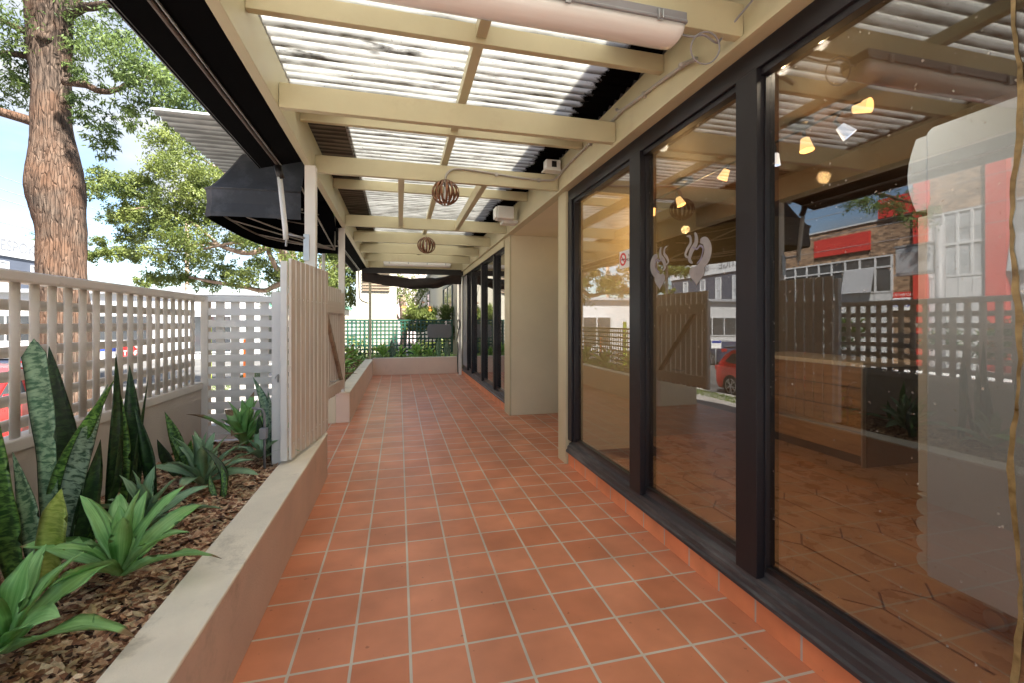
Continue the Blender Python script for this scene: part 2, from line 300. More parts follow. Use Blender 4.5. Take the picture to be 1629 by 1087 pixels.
# corrugated sheets: profile along Y
def roofmat():
    m, nt, b, o = newmat('translucent_sheet'); Lk = nt.links.new
    c = N(nt, 'ShaderNodeTexCoord'); sp = N(nt, 'ShaderNodeSeparateXYZ'); Lk(c.outputs['Object'], sp.inputs[0])
    # streaks that follow the corrugations, gathered in their valleys
    sn = N(nt, 'ShaderNodeMath', operation='MULTIPLY_ADD'); sn.inputs[1].default_value = 2*math.pi/.095; sn.inputs[2].default_value = 2*math.pi*4/.095; Lk(sp.outputs[1], sn.inputs[0])
    s2 = N(nt, 'ShaderNodeMath', operation='SINE'); Lk(sn.outputs[0], s2.inputs[0])
    # the width of each dirt line wanders along the sheet
    n1 = noise(nt, 1, 5, .6, stretch=(1.6, 9, 1)); ad1 = N(nt, 'ShaderNodeMath', operation='MULTIPLY_ADD'); ad1.inputs[1].default_value = 2.2; ad1.inputs[2].default_value = -1.05; Lk(n1.outputs['Fac'], ad1.inputs[0])
    s3 = N(nt, 'ShaderNodeMath', operation='ADD'); Lk(s2.outputs[0], s3.inputs[0]); Lk(ad1.outputs[0], s3.inputs[1])
    f2 = N(nt, 'ShaderNodeMapRange'); f2.inputs['From Min'].default_value = -1.0; f2.inputs['From Max'].default_value = .25; f2.inputs['To Min'].default_value = 1.; f2.inputs['To Max'].default_value = 0; Lk(s3.outputs[0], f2.inputs['Value'])
    n4 = noise(nt, 1, 7, .72, stretch=(5, 22, 1)); f4 = ramp(nt, n4.outputs['Fac'], [(.30, (.35,.35,.35)), (.62, (1,1,1))])
    ff = N(nt, 'ShaderNodeMath', operation='MULTIPLY'); Lk(f2.outputs[0], ff.inputs[0]); Lk(f4.outputs[0], ff.inputs[1])
    m1 = N(nt, 'ShaderNodeMixRGB'); Lk(ff.outputs[0], m1.inputs['Fac']); m1.inputs['Color1'].default_value = (.80,.80,.77,1); m1.inputs['Color2'].default_value = (.13,.118,.095,1)
    n5 = noise(nt, 1, 6, .7, stretch=(1.4, 7, 1)); f5 = ramp(nt, n5.outputs['Fac'], [(.60, (1,1,1)), (.72, (.10,.09,.08))]); n6 = noise(nt, 60, 2, .5); f6 = ramp(nt, n6.outputs['Fac'], [(.25, (.3,.28,.25)), (.31, (1,1,1))])
    m2 = N(nt, 'ShaderNodeMixRGB', blend_type='MULTIPLY'); m2.inputs['Fac'].default_value = .9; Lk(m1.outputs[0], m2.inputs['Color1']); Lk(f5.outputs[0], m2.inputs['Color2'])
    m2b = N(nt, 'ShaderNodeMixRGB', blend_type='MULTIPLY'); m2b.inputs['Fac'].default_value = .7; Lk(m2.outputs[0], m2b.inputs['Color1']); Lk(f6.outputs[0], m2b.inputs['Color2']); m2 = m2b
    # ragged black edge by the wall: the eave's shade put into the colour
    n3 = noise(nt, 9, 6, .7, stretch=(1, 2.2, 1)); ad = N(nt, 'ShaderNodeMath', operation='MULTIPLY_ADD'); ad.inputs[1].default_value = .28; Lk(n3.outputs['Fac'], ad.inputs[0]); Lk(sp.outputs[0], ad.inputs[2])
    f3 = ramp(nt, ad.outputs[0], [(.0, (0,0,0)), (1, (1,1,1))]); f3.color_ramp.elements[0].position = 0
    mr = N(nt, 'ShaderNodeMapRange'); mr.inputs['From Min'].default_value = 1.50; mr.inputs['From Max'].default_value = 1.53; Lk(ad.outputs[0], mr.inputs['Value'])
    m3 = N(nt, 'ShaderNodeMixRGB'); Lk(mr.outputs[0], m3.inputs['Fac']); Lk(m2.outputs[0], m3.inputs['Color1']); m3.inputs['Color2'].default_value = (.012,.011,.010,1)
    tr = N(nt, 'ShaderNodeBsdfTranslucent'); df = N(nt, 'ShaderNodeBsdfDiffuse'); ms = N(nt, 'ShaderNodeMixShader'); ms.inputs[0].default_value = .68
    Lk(m3.outputs[0], tr.inputs['Color']); Lk(m3.outputs[0], df.inputs['Color']); Lk(df.outputs[0], ms.inputs[1]); Lk(tr.outputs[0], ms.inputs[2]); Lk(ms.outputs[0], o.inputs['Surface'])
    nt.nodes.remove(b); return m
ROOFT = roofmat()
def ribmat(name, hi, lo, pitch, rough=.6):  # bands along the ribs put bounced light and valley shade into the colour
    m, nt, b, o = newmat(name); Lk = nt.links.new
    c = N(nt, 'ShaderNodeTexCoord'); sp = N(nt, 'ShaderNodeSeparateXYZ'); Lk(c.outputs['Object'], sp.inputs[0])
    sn = N(nt, 'ShaderNodeMath', operation='MULTIPLY_ADD'); sn.inputs[1].default_value = 2*math.pi/pitch; sn.inputs[2].default_value = 2*math.pi*4/pitch; Lk(sp.outputs[1], sn.inputs[0])
    s2 = N(nt, 'ShaderNodeMath', operation='SINE'); Lk(sn.outputs[0], s2.inputs[0]); n1 = noise(nt, 1, 6, .65, stretch=(2, 8, 1))
    ad = N(nt, 'ShaderNodeMath', operation='MULTIPLY_ADD'); ad.inputs[1].default_value = .34; Lk(s2.outputs[0], ad.inputs[0]); Lk(n1.outputs['Fac'], ad.inputs[2])
    r = ramp(nt, ad.outputs[0], [(.25, lo), (.62, hi)]); Lk(r.outputs[0], b.inputs['Base Color']); b.inputs['Roughness'].default_value = rough; return m
ROOFG = ribmat('dull_metal_sheet', (.20,.18,.14), (.03,.027,.022), .095); ROOFL = ribmat('taupe_sheet', (.36,.31,.22), (.14,.12,.09), .095); GALVR = ribmat('weathered_grey_sheet', (.46,.48,.47), (.15,.155,.15), .11)
_o = mat('dull_metal_sheet_old', (.16,.145,.12,1), .6, .15, 3, .1, 40, dirt=(.07,.06,.05,1), dscale=2.5, dcut=(.5,.75), stretch=(.6,6,1))
_o = mat('taupe_sheet_old', (.30,.265,.20,1), .6, .12, 3, .1, 40, stretch=(.6,6,1))
def corr(name, x0, x1, y0, y1, z, m, pitch=.095, amp=.014, th=.0025, parent=vr, sub=8, slope=0., label=None, ragged=None):
    n = int((y1-y0)/pitch*sub); b = MB(); rr = random.Random(8)
    for i in range(n+1):
        y = y0+(y1-y0)*i/n; zz = z+amp*math.sin(2*math.pi*y/pitch)
        b.v += [(x0,y,zz+slope*x0),(x1,y,zz+slope*x1),(x0,y,zz+th+slope*x0),(x1,y,zz+th+slope*x1)]
    for i in range(n):
        a = i*4; c = a+4
        b.f += [(a,a+1,c+1,c),(a+2,c+2,c+3,a+3),(a,c,c+2,a+2),(a+1,a+3,c+3,c+1)]
    b.f += [(0,2,3,1),(n*4,n*4+1,n*4+3,n*4+2)]
    return b.build(name, m, parent, smooth=False, label=label)
def rsheet(name, *a, **k):
    o = corr(name, *a, **k); o.data.polygons.foreach_set('use_smooth', [True]*len(o.data.polygons)); return o
yb = [-2.2, .2, 1.9, 3.5, 5.6, 7.7, 10.0, 12.4]
for i in range(len(yb)-1):
    g = -.78 if yb[i+1] < 3.6 else -.456
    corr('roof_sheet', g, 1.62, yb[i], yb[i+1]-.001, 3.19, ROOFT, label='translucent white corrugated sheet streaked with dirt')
    corr('metal_sheet', -.95, g+.03, yb[i], yb[i+1]-.001, 3.1945, ROOFG if i > 2 else ROOFL)
corr('entry_roof_sheet', -1.93, -.94, 4.15, 6.9, 3.19, GALVR, pitch=.11, amp=.020, label='grey corrugated sheet reaching out over the entrance')

# ------------------------------------------------------------------ shop building
sh = thing('shop_building', 'cream shop building with charcoal framed windows along the verandah walkway', 'building', (4,5,0))
MB().box(1.62, 1.72, -2.2, 12.7, 2.842, 3.175).build('fascia_beam', CREAM, sh, bevel=.003)
MB().box(1.60, 1.622, -2.2, 4.36, 2.832, 2.858).build('fascia_bead', CREAM, sh)
MB().box(1.42, 8.4, -2.6, 12.9, 3.215, 3.34).build('shop_roof', GREYP, sh)
MB().box(1.40, 1.42, -2.6, 12.9, 3.215, 3.50).build('roof_flashing', GALV, sh)
# walls
wl = MB(); wl.box(8.2, 8.35, -2.6, 12.9, -.3, 3.21); wl.box(1.76, 8.2, -2.75, -2.6, -.3, 3.21); wl.box(1.76, 8.2, 12.8, 12.9, -.3, 3.21)
wl.build('rear_wall', SHOPWALL, sh)
MB().box(1.70, 2.52, 6.80, 7.13, .0, 2.842).build('recess_wall', CREAM2, sh, bevel=.006)
MB().box(1.672, 1.702, 6.795, 7.135, .0, 2.842).build('pilaster', CREAM, sh, bevel=.006)
MB().box(1.67, 1.76, 4.36, 4.58, .0, 2.842).build('corner_post', CREAM, sh, bevel=.006)
MB().box(1.76, 2.50, 4.46, 4.58, .0, 2.842).build('recess_wall', CREAM2, sh)
MB().box(1.72, 2.55, 4.36, 7.13, 2.842, 2.9).build('recess_soffit', CREAM2, sh)
dr = MB().box(2.50, 2.54, 4.58, 6.80, .1, 2.25).build('entry_door', DARKP, sh)
MB().box(2.50, 2.56, 4.58, 6.80, 2.25, 2.842).build('door_head', CREAM2, sh)
MB().box(2.485, 2.50, 6.73, 6.80, .02, 2.25).build('door_jamb', FRAME, dr)
MB().box(2.478, 2.485, 6.74, 6.76, 1.98, 2.12).build('hinge', WHITEM, dr); MB().box(2.478, 2.485, 6.74, 6.76, 1.0, 1.1).build('hinge', WHITEM, dr)
# skirting and sills
MB().box(1.70, 1.80, -2.2, 4.355, .0, .13).build('skirting', SKIRT, sh)
MB().box(1.70, 1.80, 7.135, 12.7, .0, .13).build('skirting', SKIRT, sh)
# front window run: frame with mullions and three panes
def window(y0, y1, mull, label, z0=.13, z1=2.838, left=True, G=GLASS, stile=.10, thin=False):
    f = MB()
    f.box(1.698, 1.80, y0, y1, z1-.115, z1)                # head
    f.box(1.715, 1.765, y0, y1, z1-.150, z1-.115)
    if left: f.box(1.694, 1.80, y1-stile, y1-.001, z0+.125, z1-.1155); f.box(1.715, 1.775, y1-stile-.03, y1-stile, z0+.125, z1-.1155)
    for (a, c) in mull: f.box(1.690, 1.80, a, c, z0+.09, z1-.1155); f.box(1.735, 1.775, a-.009, a, z0+.12, z1-.15); f.box(1.735, 1.775, c, c+.009, z0+.12, z1-.15)
    fo = f.build('window_frame', FRAME, sh, bevel=.003, label=label)
    s = MB(); s.prism([(1.672,z0+.002),(1.672,z0+.022),(1.686,z0+.030),(1.690,z0+.060),(1.702,z0+.064),(1.706,z0+.085),(1.735,z0+.098),(1.738,z0+.125),(1.80,z0+.125),(1.80,z0+.002)], 'y', y0, y1)
    s.build('sill', SILLM, fo, bevel=.002)
    MB().box(1.738, 1.79, y0, y1, z0+.125, z0+.150).build('glazing_bead', DARKP, fo)
    ed = [y0]+[q for m_ in mull for q in m_]+[y1-stile if left else y1]
    for i in range(0, len(ed), 2):
        MB().add([(1.757,ed[i]-.01,z0+.1),(1.757,ed[i+1]+.01,z0+.1),(1.757,ed[i+1]+.01,z1-.1),(1.757,ed[i]-.01,z1-.1),
                  (1.7635,ed[i]-.01,z0+.1),(1.7635,ed[i+1]+.01,z0+.1),(1.7635,ed[i+1]+.01,z1-.1),(1.7635,ed[i]-.01,z1-.1)],
                 [(0,3,2,1),(4,5,6,7)]).build('pane', G, fo)
    return fo
window(-2.2, 4.355, [(-.9,-.78),(1.825,1.965),(2.915,3.07)], 'tall charcoal framed shop window of wide panes nearest the viewer')
wf = window(7.14, 12.2, [(8.05,8.17),(9.32,9.44),(10.66,10.78),(11.4,11.46)], 'row of black framed sliding glass doors at the far end', G=GLASSD, left=False)
MB().box(1.66, 1.675, 7.14, 12.2, 2.72, 2.84).build('door_track', CREAM, wf)
MB().box(1.69, 1.74, 11.46, 12.15, .30, 2.70).build('side_panel', GREYP, wf)
# stickers and the sealant run on the nearest panes
STK = mat('grey_vinyl', (.30,.29,.295,1), .5, .15, 12, .05, 50); STKL = mat('lilac_vinyl', (.22,.21,.30,1), .5, .1, 10, 0)
def ribbon(b, pts, ws, x=1.7555, th=.0012):
    n = len(pts); b0 = len(b.v)
    for i, (y, z) in enumerate(pts):
        a = pts[max(i-1,0)]; c = pts[min(i+1,n-1)]; dy, dz = c[0]-a[0], c[1]-a[1]; l = math.hypot(dy, dz) or 1
        ny, nz = -dz/l*ws[i]/2, dy/l*ws[i]/2
        b.v += [(x,y+ny,z+nz),(x,y-ny,z-nz)]
    for i in range(n-1): b.f.append((b0+2*i,b0+2*i+1,b0+2*i+3,b0+2*i+2))
def curve(pts, n=8):
    o = []
    for i in range(len(pts)-1):
        p0 = pts[max(i-1,0)]; p1 = pts[i]; p2 = pts[i+1]; p3 = pts[min(i+2,len(pts)-1)]
        for k in range(n):
            t = k/n; o.append(tuple(.5*((2*p1[j])+(-p0[j]+p2[j])*t+(2*p0[j]-5*p1[j]+4*p2[j]-p3[j])*t*t+(-p0[j]+3*p1[j]-3*p2[j]+p3[j])*t**3) for j in range(len(p1))))
    o.append(tuple(pts[-1])); return o
def emblem(name, cy, cz, s, flip, label):
    # two horns, a curled body and a heart-shaped tail, cut from grey vinyl; u runs towards the viewer
    T = lambda L_: [(cy-flip*u*s*1.3, cz+v*s) for u, v in L_]
    root = thing(name, label, 'window sticker', (1.755, cy, cz), group='curled creature emblems stuck on the window')
    b = MB(); W = lambda n, a, m: [(a+(m-a)*math.sin(math.pi*i/(n-1))**.7)*s*1.25 for i in range(n)]
    for P, a, m in (([(-.45,.95),(-.28,.88),(-.25,.62),(-.42,.40),(-.50,.18),(-.30,.02)], .02, .13),
                    ([(-.05,1.0),(.02,.80),(.0,.55),(-.2,.3),(-.3,-.02),(-.15,-.2)], .03, .20),
                    ([(.2,.6),(.42,.55),(.55,.25),(.48,-.1),(.22,-.38),(-.05,-.48)], .10, .34)):
        c = curve(P); ribbon(b, T(c), W(len(c), a, m))
    b.build('horns_and_body', STK, root)
    b = MB(); h = []
    for i in range(28):
        t = 2*math.pi*i/28; h.append((.36*(math.sin(t)**3)+.05, -.66+.028*(13*math.cos(t)-5*math.cos(2*t)-2*math.cos(3*t)-math.cos(4*t))))
    hh = T(h); b.add([(1.7549, y, z) for y, z in hh], [tuple(range(28))]); b.build('tail', STK, root)
    b = MB(); c = curve([(-.15,.45),(.05,.32),(.2,.42),(.34,.3),(.3,.05)]); ribbon(b, T(c), W(len(c), .02, .07), x=1.7546)
    c = curve([(.30,.1),(.24,-.1),(.05,-.25)]); ribbon(b, T(c), W(len(c), .02, .06), x=1.7546); b.build('inner_lines', STKL, root)
emblem('creature_sticker', 2.375, 1.875, .155, 1, 'larger grey curled creature emblem stuck on the middle window pane')
emblem('creature_sticker', 2.755, 1.86, .14, -1, 'smaller grey curled creature emblem stuck beside the left frame of the middle pane')
def text(name, body, size, loc, rot, m, parent=None, ext=.001, align='CENTER'):
    cu = bpy.data.curves.new(name, 'FONT'); cu.body = body; cu.size = size; cu.extrude = ext; cu.align_x = align; cu.align_y = 'CENTER'
    o = bpy.data.objects.new(name, cu); scn.collection.objects.link(o); o.rotation_euler = rot
    dg = bpy.context.evaluated_depsgraph_get(); me = bpy.data.meshes.new_from_object(o.evaluated_get(dg)); bpy.data.objects.remove(o)
    o = bpy.data.objects.new(name, me); scn.collection.objects.link(o); me.materials.append(m); o.rotation_euler = rot
    o.location = Vector(loc)-(parent.location if parent else Vector((0,0,0))); 
    if parent: o.parent = parent
    return o
RED = mat('sign_red', (.62,.02,.02,1), .4, .05, 3, 0); WHT = mat('sign_white', (.8,.8,.78,1), .4, .03, 3, 0); BLUE = mat('sign_blue', (.03,.06,.30,1), .4, .05, 3, 0)
ns = thing('no_smoking_sign', 'small white no smoking sticker with red ring on the left window pane', 'sign', (1.754, 3.25, 1.985))
MB().box(1.7535, 1.755, 3.10, 3.345, 1.915, 2.055).build('backing', WHT, ns)
b = MB(); b.lathe([(.036,0),(.052,0),(.052,-.0012),(.036,-.0012),(.036,0)], (1.7530,3.285,1.987), 32, 'x'); b.bar((1.7525,3.31,2.012),(1.7525,3.26,1.962),.010,.0012,(1,0,0)); b.build('red_ring', RED, ns)
MB().box(1.7530, 1.7534, 3.258, 3.312, 1.980, 1.992).build('cigarette', DARKP, ns)
text('lettering', 'NO\nSMOKING', .033, (1.7530, 3.175, 1.99), (R(90),0,R(-90)), DARKP, ns, .0002)
AMB = mat('amber_sealant', (.14,.085,.018,1), .35, .4, 14, .4, 60, alt=(.26,.20,.09,1))
b = MB(); rr = random.Random(5); pts = []
for i in range(60):
    z = 2.68-i*.041; pts.append((1.751, .912+.010*math.sin(i*.35)+rr.uniform(-.003,.003), z))
ribbon(b, [(y,z) for _,y,z in pts], [.010+.004*math.sin(i*.5)+rr.uniform(0,.004) for i in range(len(pts))], x=1.7535)
b.v += [(x+.0028,y,z) for x,y,z in b.v]; nn_ = len(b.v)//2; b.f += [tuple(q+nn_ for q in f_)[::-1] for f_ in b.f]+[(2*k,2*k+2,2*k+2+nn_,2*k+nn_) for k in range(nn_//2-1)]+[(2*k+1,2*k+1+nn_,2*k+3+nn_,2*k+3) for k in range(nn_//2-1)]
tag(b.build('sealant_run', AMB), 'crooked amber line of old sealant running down the nearest pane', 'sealant')
# interior: floor, ceiling, counter, fridge, lamps
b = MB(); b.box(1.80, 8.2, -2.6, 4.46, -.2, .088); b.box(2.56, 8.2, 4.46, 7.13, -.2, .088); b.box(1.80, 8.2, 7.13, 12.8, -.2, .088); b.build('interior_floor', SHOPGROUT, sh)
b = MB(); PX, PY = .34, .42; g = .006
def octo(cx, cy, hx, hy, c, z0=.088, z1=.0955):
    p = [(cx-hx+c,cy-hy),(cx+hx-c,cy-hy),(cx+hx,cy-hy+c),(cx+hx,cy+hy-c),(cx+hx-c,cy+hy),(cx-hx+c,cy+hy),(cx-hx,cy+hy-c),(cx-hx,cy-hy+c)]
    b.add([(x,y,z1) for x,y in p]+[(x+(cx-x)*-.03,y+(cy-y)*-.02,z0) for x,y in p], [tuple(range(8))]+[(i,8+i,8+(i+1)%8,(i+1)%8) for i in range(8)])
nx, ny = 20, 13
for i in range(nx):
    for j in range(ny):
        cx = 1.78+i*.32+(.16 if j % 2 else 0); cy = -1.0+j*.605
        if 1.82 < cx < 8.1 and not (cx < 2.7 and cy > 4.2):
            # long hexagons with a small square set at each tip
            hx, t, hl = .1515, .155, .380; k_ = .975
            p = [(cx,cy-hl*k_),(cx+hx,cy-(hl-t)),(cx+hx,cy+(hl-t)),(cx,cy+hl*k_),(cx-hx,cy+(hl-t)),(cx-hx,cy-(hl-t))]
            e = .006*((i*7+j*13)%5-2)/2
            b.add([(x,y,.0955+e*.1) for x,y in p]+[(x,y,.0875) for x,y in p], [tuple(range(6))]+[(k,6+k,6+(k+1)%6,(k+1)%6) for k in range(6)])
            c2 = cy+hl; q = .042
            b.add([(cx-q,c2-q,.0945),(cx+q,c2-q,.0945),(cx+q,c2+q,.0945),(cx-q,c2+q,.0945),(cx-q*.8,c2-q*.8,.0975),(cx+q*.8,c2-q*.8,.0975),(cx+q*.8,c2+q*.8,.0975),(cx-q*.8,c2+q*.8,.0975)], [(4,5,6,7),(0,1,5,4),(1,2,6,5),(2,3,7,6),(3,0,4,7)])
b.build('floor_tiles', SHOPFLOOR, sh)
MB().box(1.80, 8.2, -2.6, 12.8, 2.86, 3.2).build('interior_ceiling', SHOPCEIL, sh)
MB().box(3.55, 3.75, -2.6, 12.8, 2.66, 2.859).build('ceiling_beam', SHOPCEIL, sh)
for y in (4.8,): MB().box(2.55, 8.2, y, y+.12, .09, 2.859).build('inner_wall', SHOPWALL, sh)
ct = thing('shop_counter', 'long timber clad counter with white top behind the near window', 'counter', (4.6, 4.0, .09))
MB().box(4.24, 4.95, 3.29, 4.78, .20, 1.04).build('timber_front', WOOD, ct)
MB().box(4.30, 4.93, 3.33, 4.78, .092, .199).build('kickboard', DARKP, ct)
MB().box(4.225, 5.0, 3.27, 4.79, 1.042, 1.085).build('countertop', WHITEM, ct, bevel=.005)
MB().box(4.222, 4.262, 3.268, 3.288, .10, 1.04).build('edge_strip', SILV, ct)
MB().box(4.264, 4.95, 3.262, 3.287, .10, 1.04).build('end_panel', DARKP, ct)
b = MB(); [b.box(4.232, 4.2385, 3.29, 4.78, z, z+.006) for z in (.42,.63,.84)]; b.build('grooves', DARKP, ct)
pb = thing('wall_shelf_unit', 'olive grey panelled shelf unit standing behind the counter', 'shelf', (5.9, 4.0, .09))
MB().box(5.8, 6.1, 2.3, 4.78, .095, 2.3).build('carcass', SHOPWALL, pb)
b = MB(); [b.box(5.785, 5.799, 2.32+i*.5, 2.80+i*.5, 1.2, 1.72) for i in range(5)]; b.build('door_panels', mat('olive_panel', (.20,.18,.11,1), .5, .1, 3, .05, 30), pb)
MB().box(5.74, 5.799, 2.3, 4.75, 1.13, 1.165).build('ledge', SILV, pb)
MB().box(5.60, 5.78, 3.3, 4.0, 1.17, 1.36).build('black_tray', DARKP, pb)
fr = thing('display_fridge', 'tall grey open display fridge with scalloped front edge close behind the nearest pane', 'fridge', (2.9, .8, .09))
pf = [(1.622,.24),(1.622,2.42)]
prof = [(.15,.24),(1.60,.24),(1.622,.26)]
MB().prism([(.2,.24),(1.62,.24),(1.62,2.40),(1.60,2.42),(.2,2.42)], 'x', 2.49, 3.2).build('side_body', FRIDGE, fr, bevel=.008)
sc = [(1.622,.255)]
for k in range(4):
    for q in range(7):
        a = -math.pi/2+math.pi*q/6; sc.append((1.632+.036*math.cos(a), .305+k*.088+.042*math.sin(a)))
sc += [(1.668,.625),(1.622,.625)]
MB().prism(sc, 'x', 2.495, 3.19).build('grille', WHITEM, fr)
MB().box(2.500, 3.19, 1.623, 1.664, .64, 2.0).build('door_edge', WHITEM, fr, bevel=.004)
arc = [(1.622,2.03)]+[(1.622+.085*math.sin(math.pi*(.18+.64*i/10)), 2.03+.36*i/10) for i in range(11)]+[(1.622,2.39)]
MB().prism(arc, 'x', 2.495, 3.19).build('canopy', FRIDGE, fr)
for x, y in ((2.6,1.42),(2.6,.5),(3.1,1.42),(3.1,.5)):
    b = MB(); b.lathe([(.001,-.012),(.038,-.012),(.045,0),(.038,.012),(.001,.012)], (x,y,.136), 16, 'x'); b.box(x-.025,x+.025,y-.03,y+.03,.19,.24)
    b.build('castor', SILV, fr)
# lamps
WARM = emit('warm_lampshade', (1,.62,.26), .62); COOL = emit('cool_lampshade', (.60,.72,.95), .35); BULB = emit('bulb', (1,.80,.45), 14)
def point(parent, loc, e, col, r=.04, spot=False):
    l = bpy.data.lights.new('lamp_light', 'SPOT' if spot else 'POINT'); l.energy = e; l.color = col; l.shadow_soft_size = r
    if spot: l.spot_size = R(150); l.spot_blend = .6
    o = bpy.data.objects.new('lamp_light', l); scn.collection.objects.link(o); o.parent = parent; o.location = Vector(loc)-parent.location
def spotlamp(root, x, y, z, dirv, m):
    d = Vector(dirv).normalized(); p = Vector((x,y,z)); q = p+d*.085
    b = MB(); x1 = d.cross(Vector((0,0,1))).normalized() if abs(d.z) < .95 else Vector((1,0,0)); y1 = d.cross(x1); n = 16
    for c, r in ((p,.020),(p,.026),(q,.044)):
        for k in range(n):
            a = 2*math.pi*k/n; b.v.append(tuple(c+(x1*math.cos(a)+y1*math.sin(a))*r))
    for i in range(2):
        for k in range(n): b.f.append((i*n+k,i*n+(k+1)%n,(i+1)*n+(k+1)%n,(i+1)*n+k))
    b.f.append(tuple(range(n))); b.build('shade', m, root)
    MB().tube([p-d*.05, p], .011, 8).build('knuckle', DARKP, root); MB().tube([(x,y,2.80), p-d*.045], .006, 6).build('stem', DARKP, root)
def track(y0, y1, spots, label):
    t = thing('track_light', label, 'track light', (2.68,(y0+y1)/2,2.80), group='track lights on the shop ceiling')
    MB().tube([(2.68,y0,2.80),(2.68,y1,2.80)], .009, 8).build('bar', DARKP, t)
    MB().lathe([(.001,.03),(.075,.03),(.08,.0),(.06,-.012),(.001,-.014)], (2.68,(y0+y1)/2+.02,2.828), 24).build('canopy', DARKP, t)
    for (y, dz, dv, m) in spots: spotlamp(t, 2.68+dv[0]*.05, y, 2.80-dz, dv, m)
    return t
t1 = track(2.08, 2.88, [(2.14,.02,(.25,-1,-.12),WARM),(2.24,.08,(.5,-.35,-.75),COOL),(2.47,.07,(.05,-.15,-1),WARM),(2.72,.08,(0,.1,-1),COOL)], 'ceiling track light with four angled shades nearest the viewer')
point(t1, (2.75,2.4,2.45), 4.5, (1,.62,.26)); 
t2 = track(3.10, 4.45, [(3.20,.04,(-.3,.4,-1),WARM),(3.92,.08,(.3,-.3,-1),WARM),(4.33,.08,(-.2,.2,-1),WARM)], 'farther ceiling track light with three warm shades')
point(t2, (2.75,3.9,2.4), 8, (1,.62,.26))
for i, (y, lb) in enumerate(((1.74,'round warm downlight glaring just behind the head of the nearest window'),(1.96,'round warm downlight beside the mullion of the nearest window'),(3.07,'round warm downlight in the ceiling behind the middle pane'))):
    d = thing('downlight', lb, 'downlight', (1.97,y,2.86), group='downlights behind the window head')
    MB().lathe([(.030,0),(.045,0),(.045,-.006),(.030,-.010)], (1.97,y,2.86), 24).build('ring', WHITEM, d)
    MB().lathe([(.0005,-.022 if i < 2 else -.006),(.020,-.018 if i < 2 else -.006),(.031,-.002)], (1.97,y,2.858), 24).build('bulb', BULB, d)
    point(d, (1.97,y,2.83), 7, (1,.90,.76), .03, True)

# ------------------------------------------------------------------ planters
pl = thing('planter', 'long low rendered planter with cream top running along the left of the walkway', 'planter', (-.77, 1.2, 0))
MB().box(-.862, -.66, -2.2, 4.55, .0, .405).build('wall', PLANTER, pl, bevel=.006)
MB().box(-.864, -.657, -2.2, 4.552, .406, .423).build('top', PLANTOP, pl, bevel=.006)
MB().box(-1.70, -.865, 4.40, 4.55, -.15, .40).build('end_wall', PLANTER, pl, bevel=.006)
p2 = thing('planter', 'corner planter with pink rendered wall wrapping the far end of the walkway', 'planter', (-.77, 9.5, 0))
MB().box(-.89, -.70, 6.92, 12.75, .0, .43).build('wall', PLANTF, p2, bevel=.006)
MB().box(-.893, -.697, 6.917, 12.745, .431, .447).build('top', PLANTOP, p2, bevel=.005)
MB().box(-1.62, -.8905, 6.92, 7.06, -.3, .43).build('end_wall', CREAM2, p2, bevel=.006)
MB().box(-.699, 1.60, 12.75, 12.90, .0, .455).build('wall', PLANTF, p2, bevel=.006)
MB().box(-.70, 1.60, 12.747, 12.903, .456, .47).build('top', PLANTOP, p2, bevel=.005)
# soil and bark mulch (uneven mounds with loose chips)
MULCH = mat('bark_mulch', (.20,.085,.042,1), .8, .6, 45, .4, 150, alt=(.70,.47,.27,1))
def chipmat():
    m, nt, b, o = newmat('bark_chip'); Lk = nt.links.new; c = N(nt, 'ShaderNodeTexCoord'); v = N(nt, 'ShaderNodeTexVoronoi'); v.inputs['Scale'].default_value = 52; Lk(c.outputs['Object'], v.inputs['Vector'])
    sp = N(nt, 'ShaderNodeSeparateColor'); Lk(v.outputs['Color'], sp.inputs[0]); r = ramp(nt, sp.outputs[0], [(.0, (.035,.018,.012)), (.20, (.24,.10,.05)), (.45, (.44,.22,.115)), (.75, (.66,.44,.26)), (1., (.80,.62,.40))])
    n1 = noise(nt, 130, 3, .6); r1 = ramp(nt, n1.outputs['Fac'], [(.3, (.7,.7,.7)), (.7, (1.15,1.15,1.15))]); mm = N(nt, 'ShaderNodeMixRGB', blend_type='MULTIPLY'); mm.inputs['Fac'].default_value = 1
    Lk(r.outputs[0], mm.inputs['Color1']); Lk(r1.outputs[0], mm.inputs['Color2']); Lk(mm.outputs[0], b.inputs['Base Color']); b.inputs['Roughness'].default_value = .8; return m
MULCH = chipmat()
MULCH2 = mat('mulch_base', (.060,.032,.018,1), .95, .5, 18, 1.0, 60, alt=(.15,.08,.04,1))
